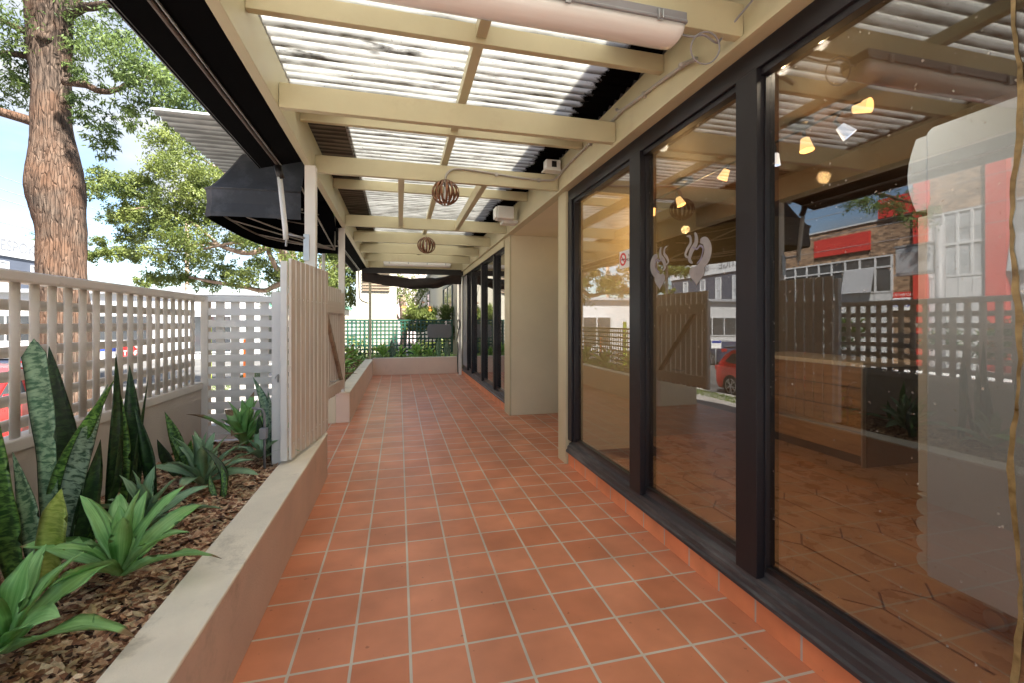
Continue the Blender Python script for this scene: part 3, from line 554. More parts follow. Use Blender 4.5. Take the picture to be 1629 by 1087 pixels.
def soil(x0, x1, y0, y1, z, n, label, seed):
    from mathutils import noise as mn
    rg = random.Random(seed)
    H = lambda x, y: z+.022*mn.noise(Vector((x*3,y*3,seed)))+.03*((x-x1)/(x0-x1))
    b = MB(); nx, ny = 14, int((y1-y0)*8)
    for j in range(ny+1):
        for i in range(nx+1):
            x = x0+(x1-x0)*i/nx; y = y0+(y1-y0)*j/ny; b.v.append((x,y,H(x,y)))
    for j in range(ny):
        for i in range(nx): a = j*(nx+1)+i; b.f.append((a,a+1,a+nx+2,a+nx+1))
    o = b.build('planting_soil', MULCH2, smooth=True); struct(o)
    b = MB()
    for k in range(n):
        t = rg.random()**1.25 if n > 3000 else rg.random()
        x = rg.uniform(x0+.01, x1-.01); y = y0+(y1-y0)*t; l = rg.uniform(.012,.040)*(1 if rg.random()<.85 else 1.8); ww = l*rg.uniform(.16,.5)
        a = rg.uniform(0, math.pi); tl = rg.uniform(-.5,.5); tw = rg.uniform(-.5,.5); h = H(x,y)+rg.uniform(.001,.014)
        d = Vector((math.cos(a)*math.cos(tl), math.sin(a)*math.cos(tl), math.sin(tl)))*l
        s = Vector((-math.sin(a), math.cos(a), tw))*ww; c = Vector((x,y,h)); cu = Vector((0,0,l*rg.uniform(0,.25)))
        x_ = [c-d-s*.5, c-d*.2-s+cu, c+d-s*.3, c+d*.9+s*.4, c-d*.1+s+cu, c-d+s*.5]
        b.add(x_, [(0,1,4,5),(1,2,3,4)])
    b.norecalc = 1
    return tag(b.build('bark_mulch', MULCH), label, 'mulch', kind='stuff'), H
_, HS = soil(-1.745, -.865, .2, 4.40, .385, 22000, 'brown bark chips and fallen leaves covering the soil of the near planter', 1)
soil(-1.62, -.89, 7.06, 13.9, .37, 2500, 'dark mulch in the left arm of the far corner planter', 2)
soil(-.89, 1.62, 12.90, 13.9, .40, 2500, 'dark mulch in front of the green lattice fence', 3)
# dry leaves lying on top
DRY = mat('dry_leaf', (.35,.24,.12,1), .7, .3, 30, .2, 80, alt=(.55,.42,.24,1))
rg = random.Random(12); b = MB()
for k in range(620):
    x = rg.uniform(-1.7,-.9); y = .6+3.6*rg.random()**1.4; c = Vector((x,y,HS(x,y)+.018)); a = rg.uniform(0,6.28); l = rg.uniform(.022,.05); wv = l*rg.uniform(.2,.36)
    d = Vector((math.cos(a),math.sin(a),rg.uniform(-.3,.3)))*l; s = Vector((-math.sin(a),math.cos(a),rg.uniform(-.4,.4)))*wv; u = Vector((0,0,.006))
    b.add([c-d, c-d*.3-s, c+d*.4-s*.8, c+d, c+d*.4+s*.8, c-d*.3+s, c-d*.3+u, c+d*.4+u], [(0,1,6),(0,6,5),(1,2,7,6),(6,7,4,5),(2,3,7),(7,3,4)])
tag(b.build('dry_leaves', DRY), 'scattered pale dry leaves lying on the bark chips', 'leaves', kind='stuff')

# ------------------------------------------------------------------ street side fence with lattice
fe = thing('lattice_fence', 'grey fence with rounded upright lattice slats on a rendered wall behind the near planter', 'fence', (-1.8, 1.2, 0))
FX = -1.74
MB().box(FX-.13, FX, -2.2, 4.70, -.3, .865).build('fence_wall', FENCEW, fe)
MB().box(FX-.10, FX+.014, -2.2, 4.66, .866, .928).build('bottom_rail', FENCE, fe, bevel=.008)
MB().box(FX-.085, FX+.03, -2.2, 4.70, 1.668, 1.722).build('top_rail', FENCE, fe, bevel=.010)
b = MB(); y = 2.62-.117*40
while y < 4.6:
    b.prism([(FX-.018+.011*math.sin(q*.5236), y+.0300*math.cos(q*.5236)) for q in range(12)], 'z', .92, 1.68); y += .117
for k in range(-2, 5): pass
z = .985
while z < 1.67: b.box(FX-.072, FX-.048, -2.2, 4.62, z-.0255, z+.0255); z += .1155
lo = b.build('lattice', FENCE, fe, smooth=False)
lo.data.polygons.foreach_set('use_smooth', [len(p.vertices) == 4 and abs(p.normal.z) < .3 for p in lo.data.polygons])
MB().box(FX-.005, FX+.055, 4.62, 4.70, .38, 1.70).build('corner_post', FENCE, fe, bevel=.006)
lc = thing('lattice_screen', 'pale flat slat lattice screen closing the end of the near planter', 'fence', (-1.35, 4.66, .4))
b = MB(); x = -1.60
MB().box(-1.684, -.93, 4.612, 4.70, 1.665, 1.72).build('top_rail', WHITEP, lc, bevel=.006)
z = .49
while z < 1.66: b.box(-1.684, -.93, 4.625, 4.640, z-.033, z+.033); z += .1085
while x < -.92: b.box(x-.035, x+.035, 4.655, 4.670, .44, 1.664); x += .123
b.build('lattice', WHITEP, lc)
MB().box(-1.684, -.93, 4.61, 4.70, .40, .452).build('bottom_rail', WHITEP, lc, bevel=.005)
wp = MB().box(-.935, -.868, 3.72, 3.79, .36, 1.71).build('gate_stop_post', WHITEM, bevel=.005); tag(wp, 'plain white post standing in the mulch beside the free end of the slatted gate', 'post')

# ------------------------------------------------------------------ gates
def gate(name, label, p, q, z0, z1, n, brace, hinge=None):
    t = thing(name, label, 'gate', ((p[0]+q[0])/2, (p[1]+q[1])/2, z0))
    P, Q = Vector((*p, 0)), Vector((*q, 0)); d = (Q-P); l = d.length; d /= l; nn = Vector((d.y, -d.x, 0)); rz = math.atan2(d.y, d.x)
    b = MB(); wv = l/n
    for i in range(n):
        c = P+d*(wv*(i+.5)); h = wv/2-.0095
        a0 = c-d*h; a1 = c+d*h
        vs = []
        for zz in (z0, z1):
            for pt, off in ((a0,.0),(a1,.0),(a1,.020),(a0,.020)): vs.append(tuple(pt+nn*off+Vector((0,0,zz+(-.004+.008*((i*7)%3)/2 if zz == z0 else 0)))))
        b.add(vs, [(0,3,2,1),(4,5,6,7),(0,1,5,4),(1,2,6,5),(2,3,7,6),(3,0,4,7)])
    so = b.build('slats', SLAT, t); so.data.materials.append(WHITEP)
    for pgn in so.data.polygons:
        if abs(pgn.normal.dot(d)) > .8: pgn.material_index = 1  # slat edges painted paler to stand for the light on their sides
    bk = -nn
    for zz in (z0+.14, z1-.30):
        m = MB(); m.bar(P+bk*.024+Vector((0,0,zz)), Q+bk*.024+Vector((0,0,zz)), .045, .09); m.build('rail', SLAT, t)
    if brace:
        m = MB(); m.bar(P+bk*.024+Vector((0,0,z1-.33)), Q+bk*.024+Vector((0,0,z0+.17)), .045, .08, (0,0,1)); m.build('brace', SLAT, t)
    for i in range(n):
        for zz in (z0+.11, z1-.30):
            b = MB(); c = P+d*(wv*(i+.5))+nn*.021+Vector((0,0,zz)); b.bar(c, c+nn*.004, .009, .009); b.build('nail_head', WHITEM, t)
    return t, P, Q, d, nn
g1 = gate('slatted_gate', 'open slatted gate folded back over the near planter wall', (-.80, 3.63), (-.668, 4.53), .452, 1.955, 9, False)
m = MB(); m.bar((-.822,3.612,.452),(-.822,3.612,1.93), .045, .04, (0,1,0)); m.build('edge_stile', WHITEM, g1[0], bevel=.003)
m = MB(); m.tube([(-.905,3.70,1.05),(-.885,3.70,1.08),(-.885,3.70,1.02)], .006, 6); m.build('latch', SILV, g1[0])
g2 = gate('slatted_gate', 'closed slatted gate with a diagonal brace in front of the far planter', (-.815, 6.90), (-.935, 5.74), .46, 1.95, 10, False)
m = MB(); m.bar((-.795,6.875,.5),(-.795,6.875,1.90), .05, .07, (0,1,0)); m.bar((-.905,5.75,1.72),(-.80,6.84,1.72), .045, .07); m.bar((-.905,5.75,.55),(-.80,6.84,.55),.045,.08); m.build('frame', SLAT, g2[0], bevel=.003)
m = MB(); m.bar((-.895,5.95,1.66),(-.80,6.80,.62), .04, .06); m.build('brace', mat('worn_brown_timber', (.26,.15,.09,1), .6, .2, 6, .2, 60, alt=(.4,.3,.22,1)), g2[0])
m = MB(); m.box(-.945,-.895,5.70,5.735,.47,1.80); m.build('edge_stile', WHITEM, g2[0])
m = MB(); m.tube([(-.87,6.2,.70),(-.80,6.2,.70),(-.79,6.42,.70)], .009, 6); m.build('latch', SILV, g2[0])
cp = thing('conduit_post', 'thin grey water pipe with a tap box rising beside the white gate post', 'pipe', (-.95, 3.62, .4))
MB().tube([(-.955,3.62,.36),(-.955,3.62,.80),(-.965,3.60,.84),(-1.03,3.60,.85)], .009, 8).build('pipe', GREYP, cp, smooth=True)
MB().box(-.985,-.935,3.59,3.64,.62,.70).build('tap_box', GREYP, cp, bevel=.006)
# ------------------------------------------------------------------ awnings
def awn(name, label, y0, y1, xo=-1.14, zo=2.785, roll=True):
    t = thing(name, label, 'awning', (-.95,(y0+y1)/2,2.8))
    MB().prism([(-.815,3.10),(-.815,3.085),(xo,zo-.01),(xo-.008,zo),(xo,zo+.012)], 'y', y0, y1).build('canvas', BLACKC, t)
    MB().prism([(xo+.01,zo-.004),(xo-.012,zo-.004),(xo-.012,zo+.02),(xo+.01,zo+.02)], 'y', y0, y1).build('hem_bar', DARKP, t)
    MB().prism([(-.812,2.870),(-.812,2.862),(xo+.012,zo-.004),(xo+.012,zo+.004)], 'y', y0, y1).build('lining', BLACKC, t)
    if roll:
        MB().tube([(-1.0,y0,2.815),(-1.0,y1+.02,2.815)], .012, 10).build('roller', mat('brown_rail', (.12,.085,.065,1), .5, .2, 5, .1, 60), t, smooth=True)
        MB().tube([(-.975,y0,2.815),(-.975,y1+.0,2.815)], .006, 8).build('cord_rail', SILV, t, smooth=True)
    return t
a1 = awn('side_awning', 'long black canvas awning hanging along the outside of the roof beam nearest the viewer', -2.2, 4.18)
# arm that holds the hem, with its wall bracket on the post
MB().tube([(-1.0,4.16,2.81),(-.985,4.17,2.74),(-.975,4.18,2.70)], .03, 8).build('arm_joint', DARKP, a1, smooth=True)
MB().tube([(-.985,4.17,2.72),(-.945,4.19,2.27),(-.940,4.19,2.19)], .021, 10).build('arm', WHITEM, a1, smooth=True)
MB().tube([(-.945,4.19,2.24),(-.80,4.245,2.215)], .010, 8).build('arm_bracket', SILV, a1, smooth=True)
MB().box(-.812,-.765,4.238,4.249,2.02,2.25).build('bracket_plate', SILV, a1)
MB().tube([(-.93,4.19,2.25),(-.94,4.19,2.13)], .008, 6).build('tie', SILV, a1)
a2 = awn('side_awning', 'black canvas awning on the outside of the roof beam beyond the entrance hood', 6.9, 12.2)
MB().tube([(-1.0,11.9,2.80),(-.98,11.95,2.1),(-.92,12.0,2.02),(-.80,12.3,1.98)], .016, 8).build('arm', WHITEM, a2, smooth=True)
# hood over the entrance: boxed dutch awning with a hipped near side
hd = thing('entrance_hood', 'faded black boxed canvas hood over the street entrance, open underneath', 'awning', (-1.2, 5.3, 2.4))
def hoodgrid():
    # rim path in plan: near right -> near left corner -> street side -> rounded far corner -> far right
    rim = [(-.925,4.71),(-1.2,4.70),(-1.52,4.71),(-1.70,4.73),(-1.765,4.79),(-1.78,5.0),(-1.785,5.4),(-1.78,5.8),(-1.75,6.2),(-1.69,6.5),(-1.56,6.72),(-1.38,6.86),(-1.15,6.92),(-.865,6.93)]
    top = [(-.925,4.95),(-1.1,4.94),(-1.35,4.94),(-1.50,4.95),(-1.53,4.99),(-1.54,5.1),(-1.54,5.4),(-1.53,5.8),(-1.50,6.1),(-1.42,6.3),(-1.3,6.45),(-1.2,6.55),(-1.05,6.6),(-.9,6.6)]
    return rim, top
rim, top = hoodgrid()
def skin(name, m, grow, zlist):
    b = MB(); k = len(rim)
    for (t, z) in zlist:
        for i in range(k):
            x = rim[i][0]*(1-t)+top[i][0]*t; y = rim[i][1]*(1-t)+top[i][1]*t
            x += grow*(1 if i not in (0,k-1) else 0); b.v.append((x, y+(grow if i < 4 else -grow if i > 9 else 0), z-abs(grow)*.5*t))
    for j in range(len(zlist)-1):
        for i in range(k-1): b.f.append((j*k+i, j*k+i+1, (j+1)*k+i+1, (j+1)*k+i))
    if zlist[-1][0] == 1:
        b.f.append(tuple((len(zlist)-1)*k+i for i in range(k)))
    b.norecalc = 1
    return b.build(name, m, hd, smooth=False)
prof = [(0,2.472),(-.02,2.51),(0.03,2.60),(.0,2.735),(.04,2.745)]+[(a, 2.745+.40*a**1.25) for a in (.15,.3,.45,.6,.75,.9,1)]
skin('canvas', HOODC, 0, prof); skin('lining', BLACKC, .010, prof)
b = MB(); b.tube([(x*1.003,y-.004 if i < 4 else y,2.738) for i,(x,y) in enumerate(rim)], .010, 6); b.build('piping', HOODC, hd, smooth=True)
b = MB()
inner = [(x*.985,y+(.03 if i < 5 else -.03 if i > 8 else 0)) for i,(x,y) in enumerate(rim)]
b.tube([(x,y,2.58) for x,y in inner], .010, 6)
for i in (3,6,8,10,12): b.tube([(-.90,6.86,2.52),(inner[i][0],inner[i][1],2.58)], .008, 6)
b.tube([(-.93,4.76,2.80),(-.90,6.86,2.52),(-.89,6.88,3.05)], .010, 6)
for q in (.35,.7): b.tube([(rim[i][0]*(1-q)*.99+top[i][0]*q, rim[i][1]*(1-q)+top[i][1]*q+(.02 if i<5 else -.02), 2.72+.36*q) for i in range(1,13)], .008, 6)
b.build('frame_tubes', mat('dull_pipe', (.30,.27,.23,1), .4, .15, 6, .1, 60, metal=.5), hd, smooth=True)
MB().tube([(-1.06,7.0,.40),(-1.07,7.0,2.60)], .024, 10).build('support_pole', WHITEM, hd, smooth=True)
# rolled swag at the far end
sw = thing('rolled_blind', 'dark brown fabric blind rolled up and sagging across the far opening', 'blind', (.35, 12.05, 2.7))
b = MB(); n = 40; k = 14; rr = random.Random(2)
for i in range(n+1):
    t = i/n; x = -.92+2.55*t; zc = 2.70-.215*math.sin(math.pi*t)**1.1+.012*math.sin(t*23); r = .165+.035*math.sin(math.pi*t)+(.07*max(0,1-min(t,1-t)/.16))
    for j in range(k):
        a = 2*math.pi*j/k; q = 1+.22*math.sin(3*a+7*t)+rr.uniform(-.08,.08)
        b.v.append((x, 12.07+r*.6*q*math.cos(a), zc+r*.66*q*math.sin(a)))
for i in range(n):
    for j in range(k): b.f.append((i*k+j,i*k+(j+1)%k,(i+1)*k+(j+1)%k,(i+1)*k+j))
b.f.append(tuple(range(k))); b.f.append(tuple(n*k+j for j in range(k)))
b.build('rolled_fabric', BROWNC, sw, smooth=True)
MB().tube([(.35,12.07,2.80),(.35,12.07,2.5)], .006, 6).build('tie', DARKP, sw)
MB().tube([(1.38,12.05,2.62),(1.50,12.1,1.9),(1.60,12.2,1.45)], .006, 6).build('cord', PIPE, sw)
cb = MB()
for q in range(4): cb.tube([(1.57+.035*math.cos(a)+q*.004,12.21-q*.008,1.42+.14*math.sin(a)) for a in [2*math.pi*i/16 for i in range(17)]], .006, 5, False)
cb.tube([(1.57,12.2,1.28),(1.54,12.2,1.0),(1.56,12.2,.7),(1.545,12.2,.4),(1.56,12.2,.05)], .014, 6)
tag(cb.build('coiled_cord', DARKP), 'black cord coiled on the far white post and trailing to the floor', 'cord')

# ------------------------------------------------------------------ lights, boxes, conduits
DIFF = None
def diffm():
    m, nt, b, o = newmat('lamp_diffuser'); n1 = noise(nt, 3, 5, .6, stretch=(.4,6,6)); r = ramp(nt, n1.outputs['Fac'], [(.3, (.78,.75,.70)), (.7, (.88,.88,.85))])
    nt.links.new(r.outputs[0], b.inputs['Base Color']); b.inputs['Roughness'].default_value = .22; b.inputs['Coat Weight'].default_value = .4; return m
DIFF = diffm()
def batten(name, label, x0, x1, y, z, s=1.):
    t = thing(name, label, 'light fitting', ((x0+x1)/2, y, z))
    h = [(-.075,0),(-.075,-.035),(-.082,-.040),(-.082,-.050),(.082,-.050),(.082,-.040),(.075,-.035),(.075,0)]
    MB().prism([(y+a*s, z+c*s) for a, c in h], 'x', x0, x1).build('housing', GREYP if s == 1 else WHITEM, t, bevel=.004)
    b = MB(); sec = [(-.072,-.050),(-.070,-.075),(-.055,-.098),(-.030,-.112),(0,-.116),(.030,-.112),(.055,-.098),(.070,-.075),(.072,-.050)]
    xs = [(x0+.002,.35),(x0+.008,.75),(x0+.022,.93),(x0+.045,1),(x1-.045,1),(x1-.022,.93),(x1-.008,.75),(x1-.002,.35)]
    for x, f in xs:
        for a, c in sec: b.v.append((x, y+a*s*(.75+.25*f), z+(-.050+(c+.050)*f)*s))
    k = len(sec)
    for i in range(len(xs)-1):
        for j in range(k-1): b.f.append((i*k+j,i*k+j+1,(i+1)*k+j+1,(i+1)*k+j))
        b.f.append((i*k+k-1,i*k,(i+1)*k,(i+1)*k+k-1))
    b.f.append(tuple(range(k))); b.f.append(tuple((len(xs)-1)*k+j for j in range(k)))
    b.build('diffuser', DIFF, t, smooth=True)
    for q in range(4):
        xx = x0+.14+(x1-x0-.28)*q/3
        for sy in (-1, 1):
            m = MB(); m.box(xx-.012,xx+.012, y+sy*.083*s-.003, y+sy*.083*s+.003, z-.062*s, z-.018*s); m.tube([(xx-.010,y+sy*.090*s,z-.02*s),(xx-.010,y+sy*.092*s,z-.058*s),(xx+.010,y+sy*.092*s,z-.058*s),(xx+.010,y+sy*.090*s,z-.02*s)], .002, 5); m.build('clip', SILV, t)
    return t
batten('batten_light', 'large weatherproof batten light with peach diffuser under the nearest rafter', -.32, 1.24, 1.81, 2.856)
batten('batten_light', 'distant weatherproof batten light below the last rafter at the far end', -.38, 1.30, 11.68, 3.01, .99)
lc2 = MB(); lc2.tube(curve([(1.23,1.80,2.80),(1.30,1.79,2.79),(1.36,1.78,2.80),(1.44,1.80,2.79),(1.52,1.86,2.86),(1.58,1.80,2.95),(1.60,1.65,3.0)], 6), .005, 6)
lc2.tube([(1.37+.075*math.cos(a), 1.785-.02*math.sin(a), 2.745+.062*math.sin(a)) for a in [2*math.pi*i/24 for i in range(25)]], .004, 6, False)
tag(lc2.build('lamp_cable', GREYP, smooth=True), 'thin grey cable looped beside the end of the nearest batten light', 'cable')
cd = thing('wall_conduit', 'grey conduit running along the fascia beam and the second rafter to the hanging lamp', 'conduit', (1.6, 3, 3))
m = MB(); m.tube(curve([(1.40,2.02,2.80),(1.52,2.06,2.87),(1.59,2.20,2.95),(1.604,2.5,3.0),(1.604,3.0,3.05),(1.604,3.11,3.10)], 6), .012, 8); m.tube(curve([(1.604,3.0,3.05),(1.606,3.12,3.045),(1.606,3.3,3.04),(1.606,4.2,3.02),(1.59,4.38,2.98),(1.50,4.41,2.95),(1.2,4.418,2.955),(.95,4.418,2.975),(.65,4.415,2.995),(.52,4.41,2.985),(.46,4.40,2.94),(.44,4.40,2.89)], 6), .011, 8); m.build('pipe', PIPE, cd, smooth=True)
for p in ((1.606,2.72,3.02),(1.606,3.6,3.035),(.95,4.42,2.972),(1.40,4.42,2.952)):
    MB().box(p[0]-.014,p[0]+.014,p[1]-.014,p[1]+.006,p[2]-.022,p[2]+.016).build('saddle', PIPE, cd)
bx = thing('infrared_heater', 'small white electrical housing with a dark slot fixed above the second rafter', 'heater', (1.5, 4.3, 3.04))
MB().box(1.44, 1.60, 4.30, 4.40, 3.035, 3.135).build('housing', WHITEM, bx, bevel=.012)
MB().box(1.50, 1.55, 4.292, 4.299, 3.055, 3.115).build('slot', DARKP, bx)
MB().box(1.425, 1.61, 4.295, 4.41, 3.022, 3.034).build('base_plate', WHITEM, bx)
bb = thing('wall_speaker', 'white box speaker bracketed to the fascia beam past the second rafter', 'speaker', (1.45, 6.0, 2.95))
MB().box(1.30, 1.53, 5.95, 6.15, 2.90, 3.07).build('cabinet', WHITEM, bb, bevel=.012)
MB().box(1.275, 1.298, 5.96, 6.14, 2.91, 3.06).build('grille', WHITEM, bb, bevel=.01)
MB().box(1.40, 1.61, 6.05, 6.25, 2.865, 2.898).build('bracket', WHITEM, bb)
def globe(label, c, r):
    t = thing('slatted_globe', label, 'lamp', c, group='rusty slatted globe lamps')
    b = MB(); n = 16
    for k in range(n):
        a = 2*math.pi*k/n; pts = []
        for i in range(13):
            th = math.pi*(.10+.80*i/12); pts.append((r*math.sin(th), r*math.cos(th)*.9))
        for i, (rr_, zz) in enumerate(pts):
            for da, dr in ((-.09,0),(.09,0),(.09,-.004),(-.09,-.004)):
                wv = da*r/max(rr_, .03)*.9; b.v.append((c[0]+(rr_+dr)*math.cos(a+wv), c[1]+(rr_+dr)*math.sin(a+wv), c[2]+zz))
        b0 = len(b.v)-13*4
        for i in range(12):
            for q in range(4): b.f.append((b0+i*4+q,b0+i*4+(q+1)%4,b0+(i+1)*4+(q+1)%4,b0+(i+1)*4+q))
    b.build('slats', RUST, t)
    b = MB()
    for s in (1,-1): b.lathe([(r*.30,s*r*.86),(r*.36,s*r*.86),(r*.36,s*r*.83),(r*.30,s*r*.83),(r*.30,s*r*.86)], c, 24)
    b.build('rings', RUST, t)
    MB().lathe([(.001,.055),(.016,.055),(.016,.0),(.020,-.005),(.020,-.06),(.001,-.066)], c, 14).build('bulb_holder', WHITEM, t, smooth=True)
    MB().tube([(c[0],c[1],c[2]+.05),(c[0],c[1],c[2]+r*.9+.03)], .008, 8).build('stem', PIPE, t)
    return t
ga = globe('rusty slatted globe lamp hanging from the conduit on the second rafter', (.44,4.40,2.745), .135)
globe('smaller looking slatted globe lamp hanging farther down the walkway', (.45,7.75,2.79), .155)

# ------------------------------------------------------------------ far end: green lattice, board, posts
gl = thing('green_lattice_fence', 'dark green square lattice fence behind the far planter', 'fence', (.1, 13.95, .3))
b = MB(); x = -1.7
while x < 1.62: b.box(x-.023, x+.023, 13.93, 13.945, .34, 1.51); x += .117
z = .40
while z < 1.5: b.box(-1.75, 1.62, 13.947, 13.962, z-.023, z+.023); z += .117
b.build('lattice', GREENL, gl)
MB().box(-1.75, 1.62, 13.915, 13.975, 1.511, 1.56).build('top_rail', GREENL, gl); 
for x in (-1.0, .3, 1.6): MB().box(x-.03, x+.03, 13.98, 14.04, .1, 1.54).build('post', GREENL, gl)
gs = thing('green_lattice_fence', 'green lattice fence returning towards the viewer along the left arm of the far planter', 'fence', (-1.7, 10.5, .3))
b = MB(); y = 7.2
while y < 13.9: b.box(-1.705, -1.69, y-.019, y+.019, .30, 1.30); y += .117
z = .40
while z < 1.3: b.box(-1.72, -1.706, 7.1, 13.9, z-.019, z+.019); z += .117
b.build('lattice', GREENL, gs); MB().box(-1.73, -1.68, 7.1, 13.9, 1.301, 1.34).build('top_rail', GREENL, gs)
bd = thing('folded_table', 'grey round cornered table top leaning on edge among the far plants', 'table', (1.2, 13.3, .45))
b = MB(); x0, x1, z0, z1, c = .80, 1.50, 1.02, 1.42, .09; poly = []
for cx, cz, a0 in ((x1-c,z1-c,0),(x0+c,z1-c,90),(x0+c,z0+c,180),(x1-c,z0+c,270)):
    for i in range(5): a = R(a0+i*22.5); poly.append((cx+c*math.cos(a), cz+c*math.sin(a)))
b.prism(poly, 'y', 13.30, 13.34); b.build('table_top', mat('grey_laminate', (.17,.17,.175,1), .5, .08, 2, .05, 40), bd, bevel=.006)
b = MB(); b.tube([(.95,13.36,1.03),(1.0,13.40,.40)], .015, 8); b.tube([(1.38,13.36,1.03),(1.42,13.40,.40)], .015, 8); b.tube([(.97,13.38,.8),(1.4,13.38,.95)], .012, 8); b.build('legs', DARKP, bd)

# ------------------------------------------------------------------ plants
def bandmat(name, dark, pale, edge, freq=55, contrast=(.42,.60), rough=.38, trans=.08):
    """mother-in-law's tongue: wavy cross bands, uv.y runs along the leaf in metres, uv.x across 0..1"""
    m, nt, b, o = newmat(name); Lk = nt.links.new
    uv = N(nt, 'ShaderNodeUVMap'); mp = N(nt, 'ShaderNodeMapping'); mp.inputs['Scale'].default_value = (2.2, freq, 1); Lk(uv.outputs[0], mp.inputs['Vector'])
    n1 = N(nt, 'ShaderNodeTexNoise'); n1.inputs['Scale'].default_value = 1; n1.inputs['Detail'].default_value = 5; n1.inputs['Roughness'].default_value = .6; n1.inputs['Distortion'].default_value = .4; Lk(mp.outputs[0], n1.inputs['Vector'])
    r = ramp(nt, n1.outputs['Fac'], [(contrast[0], dark), (contrast[1], pale)])
    n2 = noise(nt, 6, 3, .5); r2 = ramp(nt, n2.outputs['Fac'], [(.3, (.7,.7,.7)), (.7, (1.15,1.15,1.15))])
    mm = N(nt, 'ShaderNodeMixRGB', blend_type='MULTIPLY'); mm.inputs['Fac'].default_value = 1; Lk(r.outputs[0], mm.inputs['Color1']); Lk(r2.outputs[0], mm.inputs['Color2'])
    sp = N(nt, 'ShaderNodeSeparateXYZ'); Lk(uv.outputs[0], sp.inputs[0]); sb = N(nt, 'ShaderNodeMath', operation='SUBTRACT'); sb.inputs[1].default_value = .5; Lk(sp.outputs[0], sb.inputs[0])
    ab = N(nt, 'ShaderNodeMath', operation='ABSOLUTE'); Lk(sb.outputs[0], ab.inputs[0]); gt = N(nt, 'ShaderNodeMath', operation='GREATER_THAN'); gt.inputs[1].default_value = .465; Lk(ab.outputs[0], gt.inputs[0])
    me = N(nt, 'ShaderNodeMixRGB'); Lk(gt.outputs[0], me.inputs['Fac']); Lk(mm.outputs[0], me.inputs['Color1']); me.inputs['Color2'].default_value = edge
    Lk(me.outputs[0], b.inputs['Base Color']); b.inputs['Roughness'].default_value = rough
    bp = N(nt, 'ShaderNodeBump'); bp.inputs['Strength'].default_value = .3; bp.inputs['Distance'].default_value = .002; Lk(n1.outputs['Fac'], bp.inputs['Height']); Lk(bp.outputs[0], b.inputs['Normal'])
    return m
SANS = bandmat('banded_leaf', (.02,.08,.015,1), (.19,.38,.08,1), (.12,.20,.04,1))
SANSP = bandmat('pale_banded_leaf', (.030,.075,.035,1), (.26,.36,.24,1), (.04,.08,.03,1), 60, (.40,.52))
SANSD = bandmat('dark_leaf', (.008,.030,.009,1), (.035,.09,.022,1), (.03,.05,.015,1), 40)
SANSY = bandmat('yellow_leaf', (.22,.33,.035,1), (.46,.56,.13,1), (.40,.45,.12,1), 70, (.35,.6))
SANSG = bandmat('grey_green_leaf', (.06,.15,.07,1), (.30,.44,.25,1), (.06,.11,.05,1), 50, (.42,.56))
def agavemat(name, c1, c2):
    m, nt, b, o = newmat(name); Lk = nt.links.new
    uv = N(nt, 'ShaderNodeUVMap'); mp = N(nt, 'ShaderNodeMapping'); mp.inputs['Scale'].default_value = (14, 2.5, 1); Lk(uv.outputs[0], mp.inputs['Vector'])
    n1 = N(nt, 'ShaderNodeTexNoise'); n1.inputs['Scale'].default_value = 1; n1.inputs['Detail'].default_value = 3; Lk(mp.outputs[0], n1.inputs['Vector'])
    n2 = noise(nt, 8, 3, .5); ad = N(nt, 'ShaderNodeMath', operation='ADD'); Lk(n1.outputs['Fac'], ad.inputs[0]); Lk(n2.outputs['Fac'], ad.inputs[1])
    hv = N(nt, 'ShaderNodeMath', operation='MULTIPLY'); hv.inputs[1].default_value = .5; Lk(ad.outputs[0], hv.inputs[0]); r = ramp(nt, hv.outputs[0], [(.36, c1), (.64, c2)])
    s_ = N(nt, 'ShaderNodeSeparateXYZ'); Lk(uv.outputs[0], s_.inputs[0]); a_ = N(nt, 'ShaderNodeMath', operation='MULTIPLY_ADD'); a_.inputs[1].default_value = .12; Lk(n2.outputs['Fac'], a_.inputs[0]); Lk(s_.outputs[1], a_.inputs[2])
    q_ = N(nt, 'ShaderNodeMapRange'); q_.inputs['From Min'].default_value = .405; q_.inputs['From Max'].default_value = .43; Lk(a_.outputs[0], q_.inputs['Value']); x_ = N(nt, 'ShaderNodeMixRGB'); Lk(q_.outputs[0], x_.inputs['Fac']); Lk(r.outputs[0], x_.inputs['Color1']); x_.inputs['Color2'].default_value = (.30,.19,.09,1); r = x_
    Lk(r.outputs[0], b.inputs['Base Color']); b.inputs['Roughness'].default_value = .42; b.inputs['Specular IOR Level'].default_value = .4
    tr = N(nt, 'ShaderNodeBsdfTranslucent'); Lk(r.outputs[0], tr.inputs['Color']); ms = N(nt, 'ShaderNodeMixShader'); ms.inputs[0].default_value = .2
    Lk(b.outputs[0], ms.inputs[1]); Lk(tr.outputs[0], ms.inputs[2]); Lk(ms.outputs[0], o.inputs['Surface']); return m
AG = agavemat('agave_leaf', (.20,.47,.12,1), (.46,.76,.30,1)); AGB = agavemat('blue_agave_leaf', (.19,.36,.18,1), (.40,.56,.34,1)); AGF = agavemat('bright_agave_leaf', (.26,.50,.08,1), (.55,.76,.24,1))
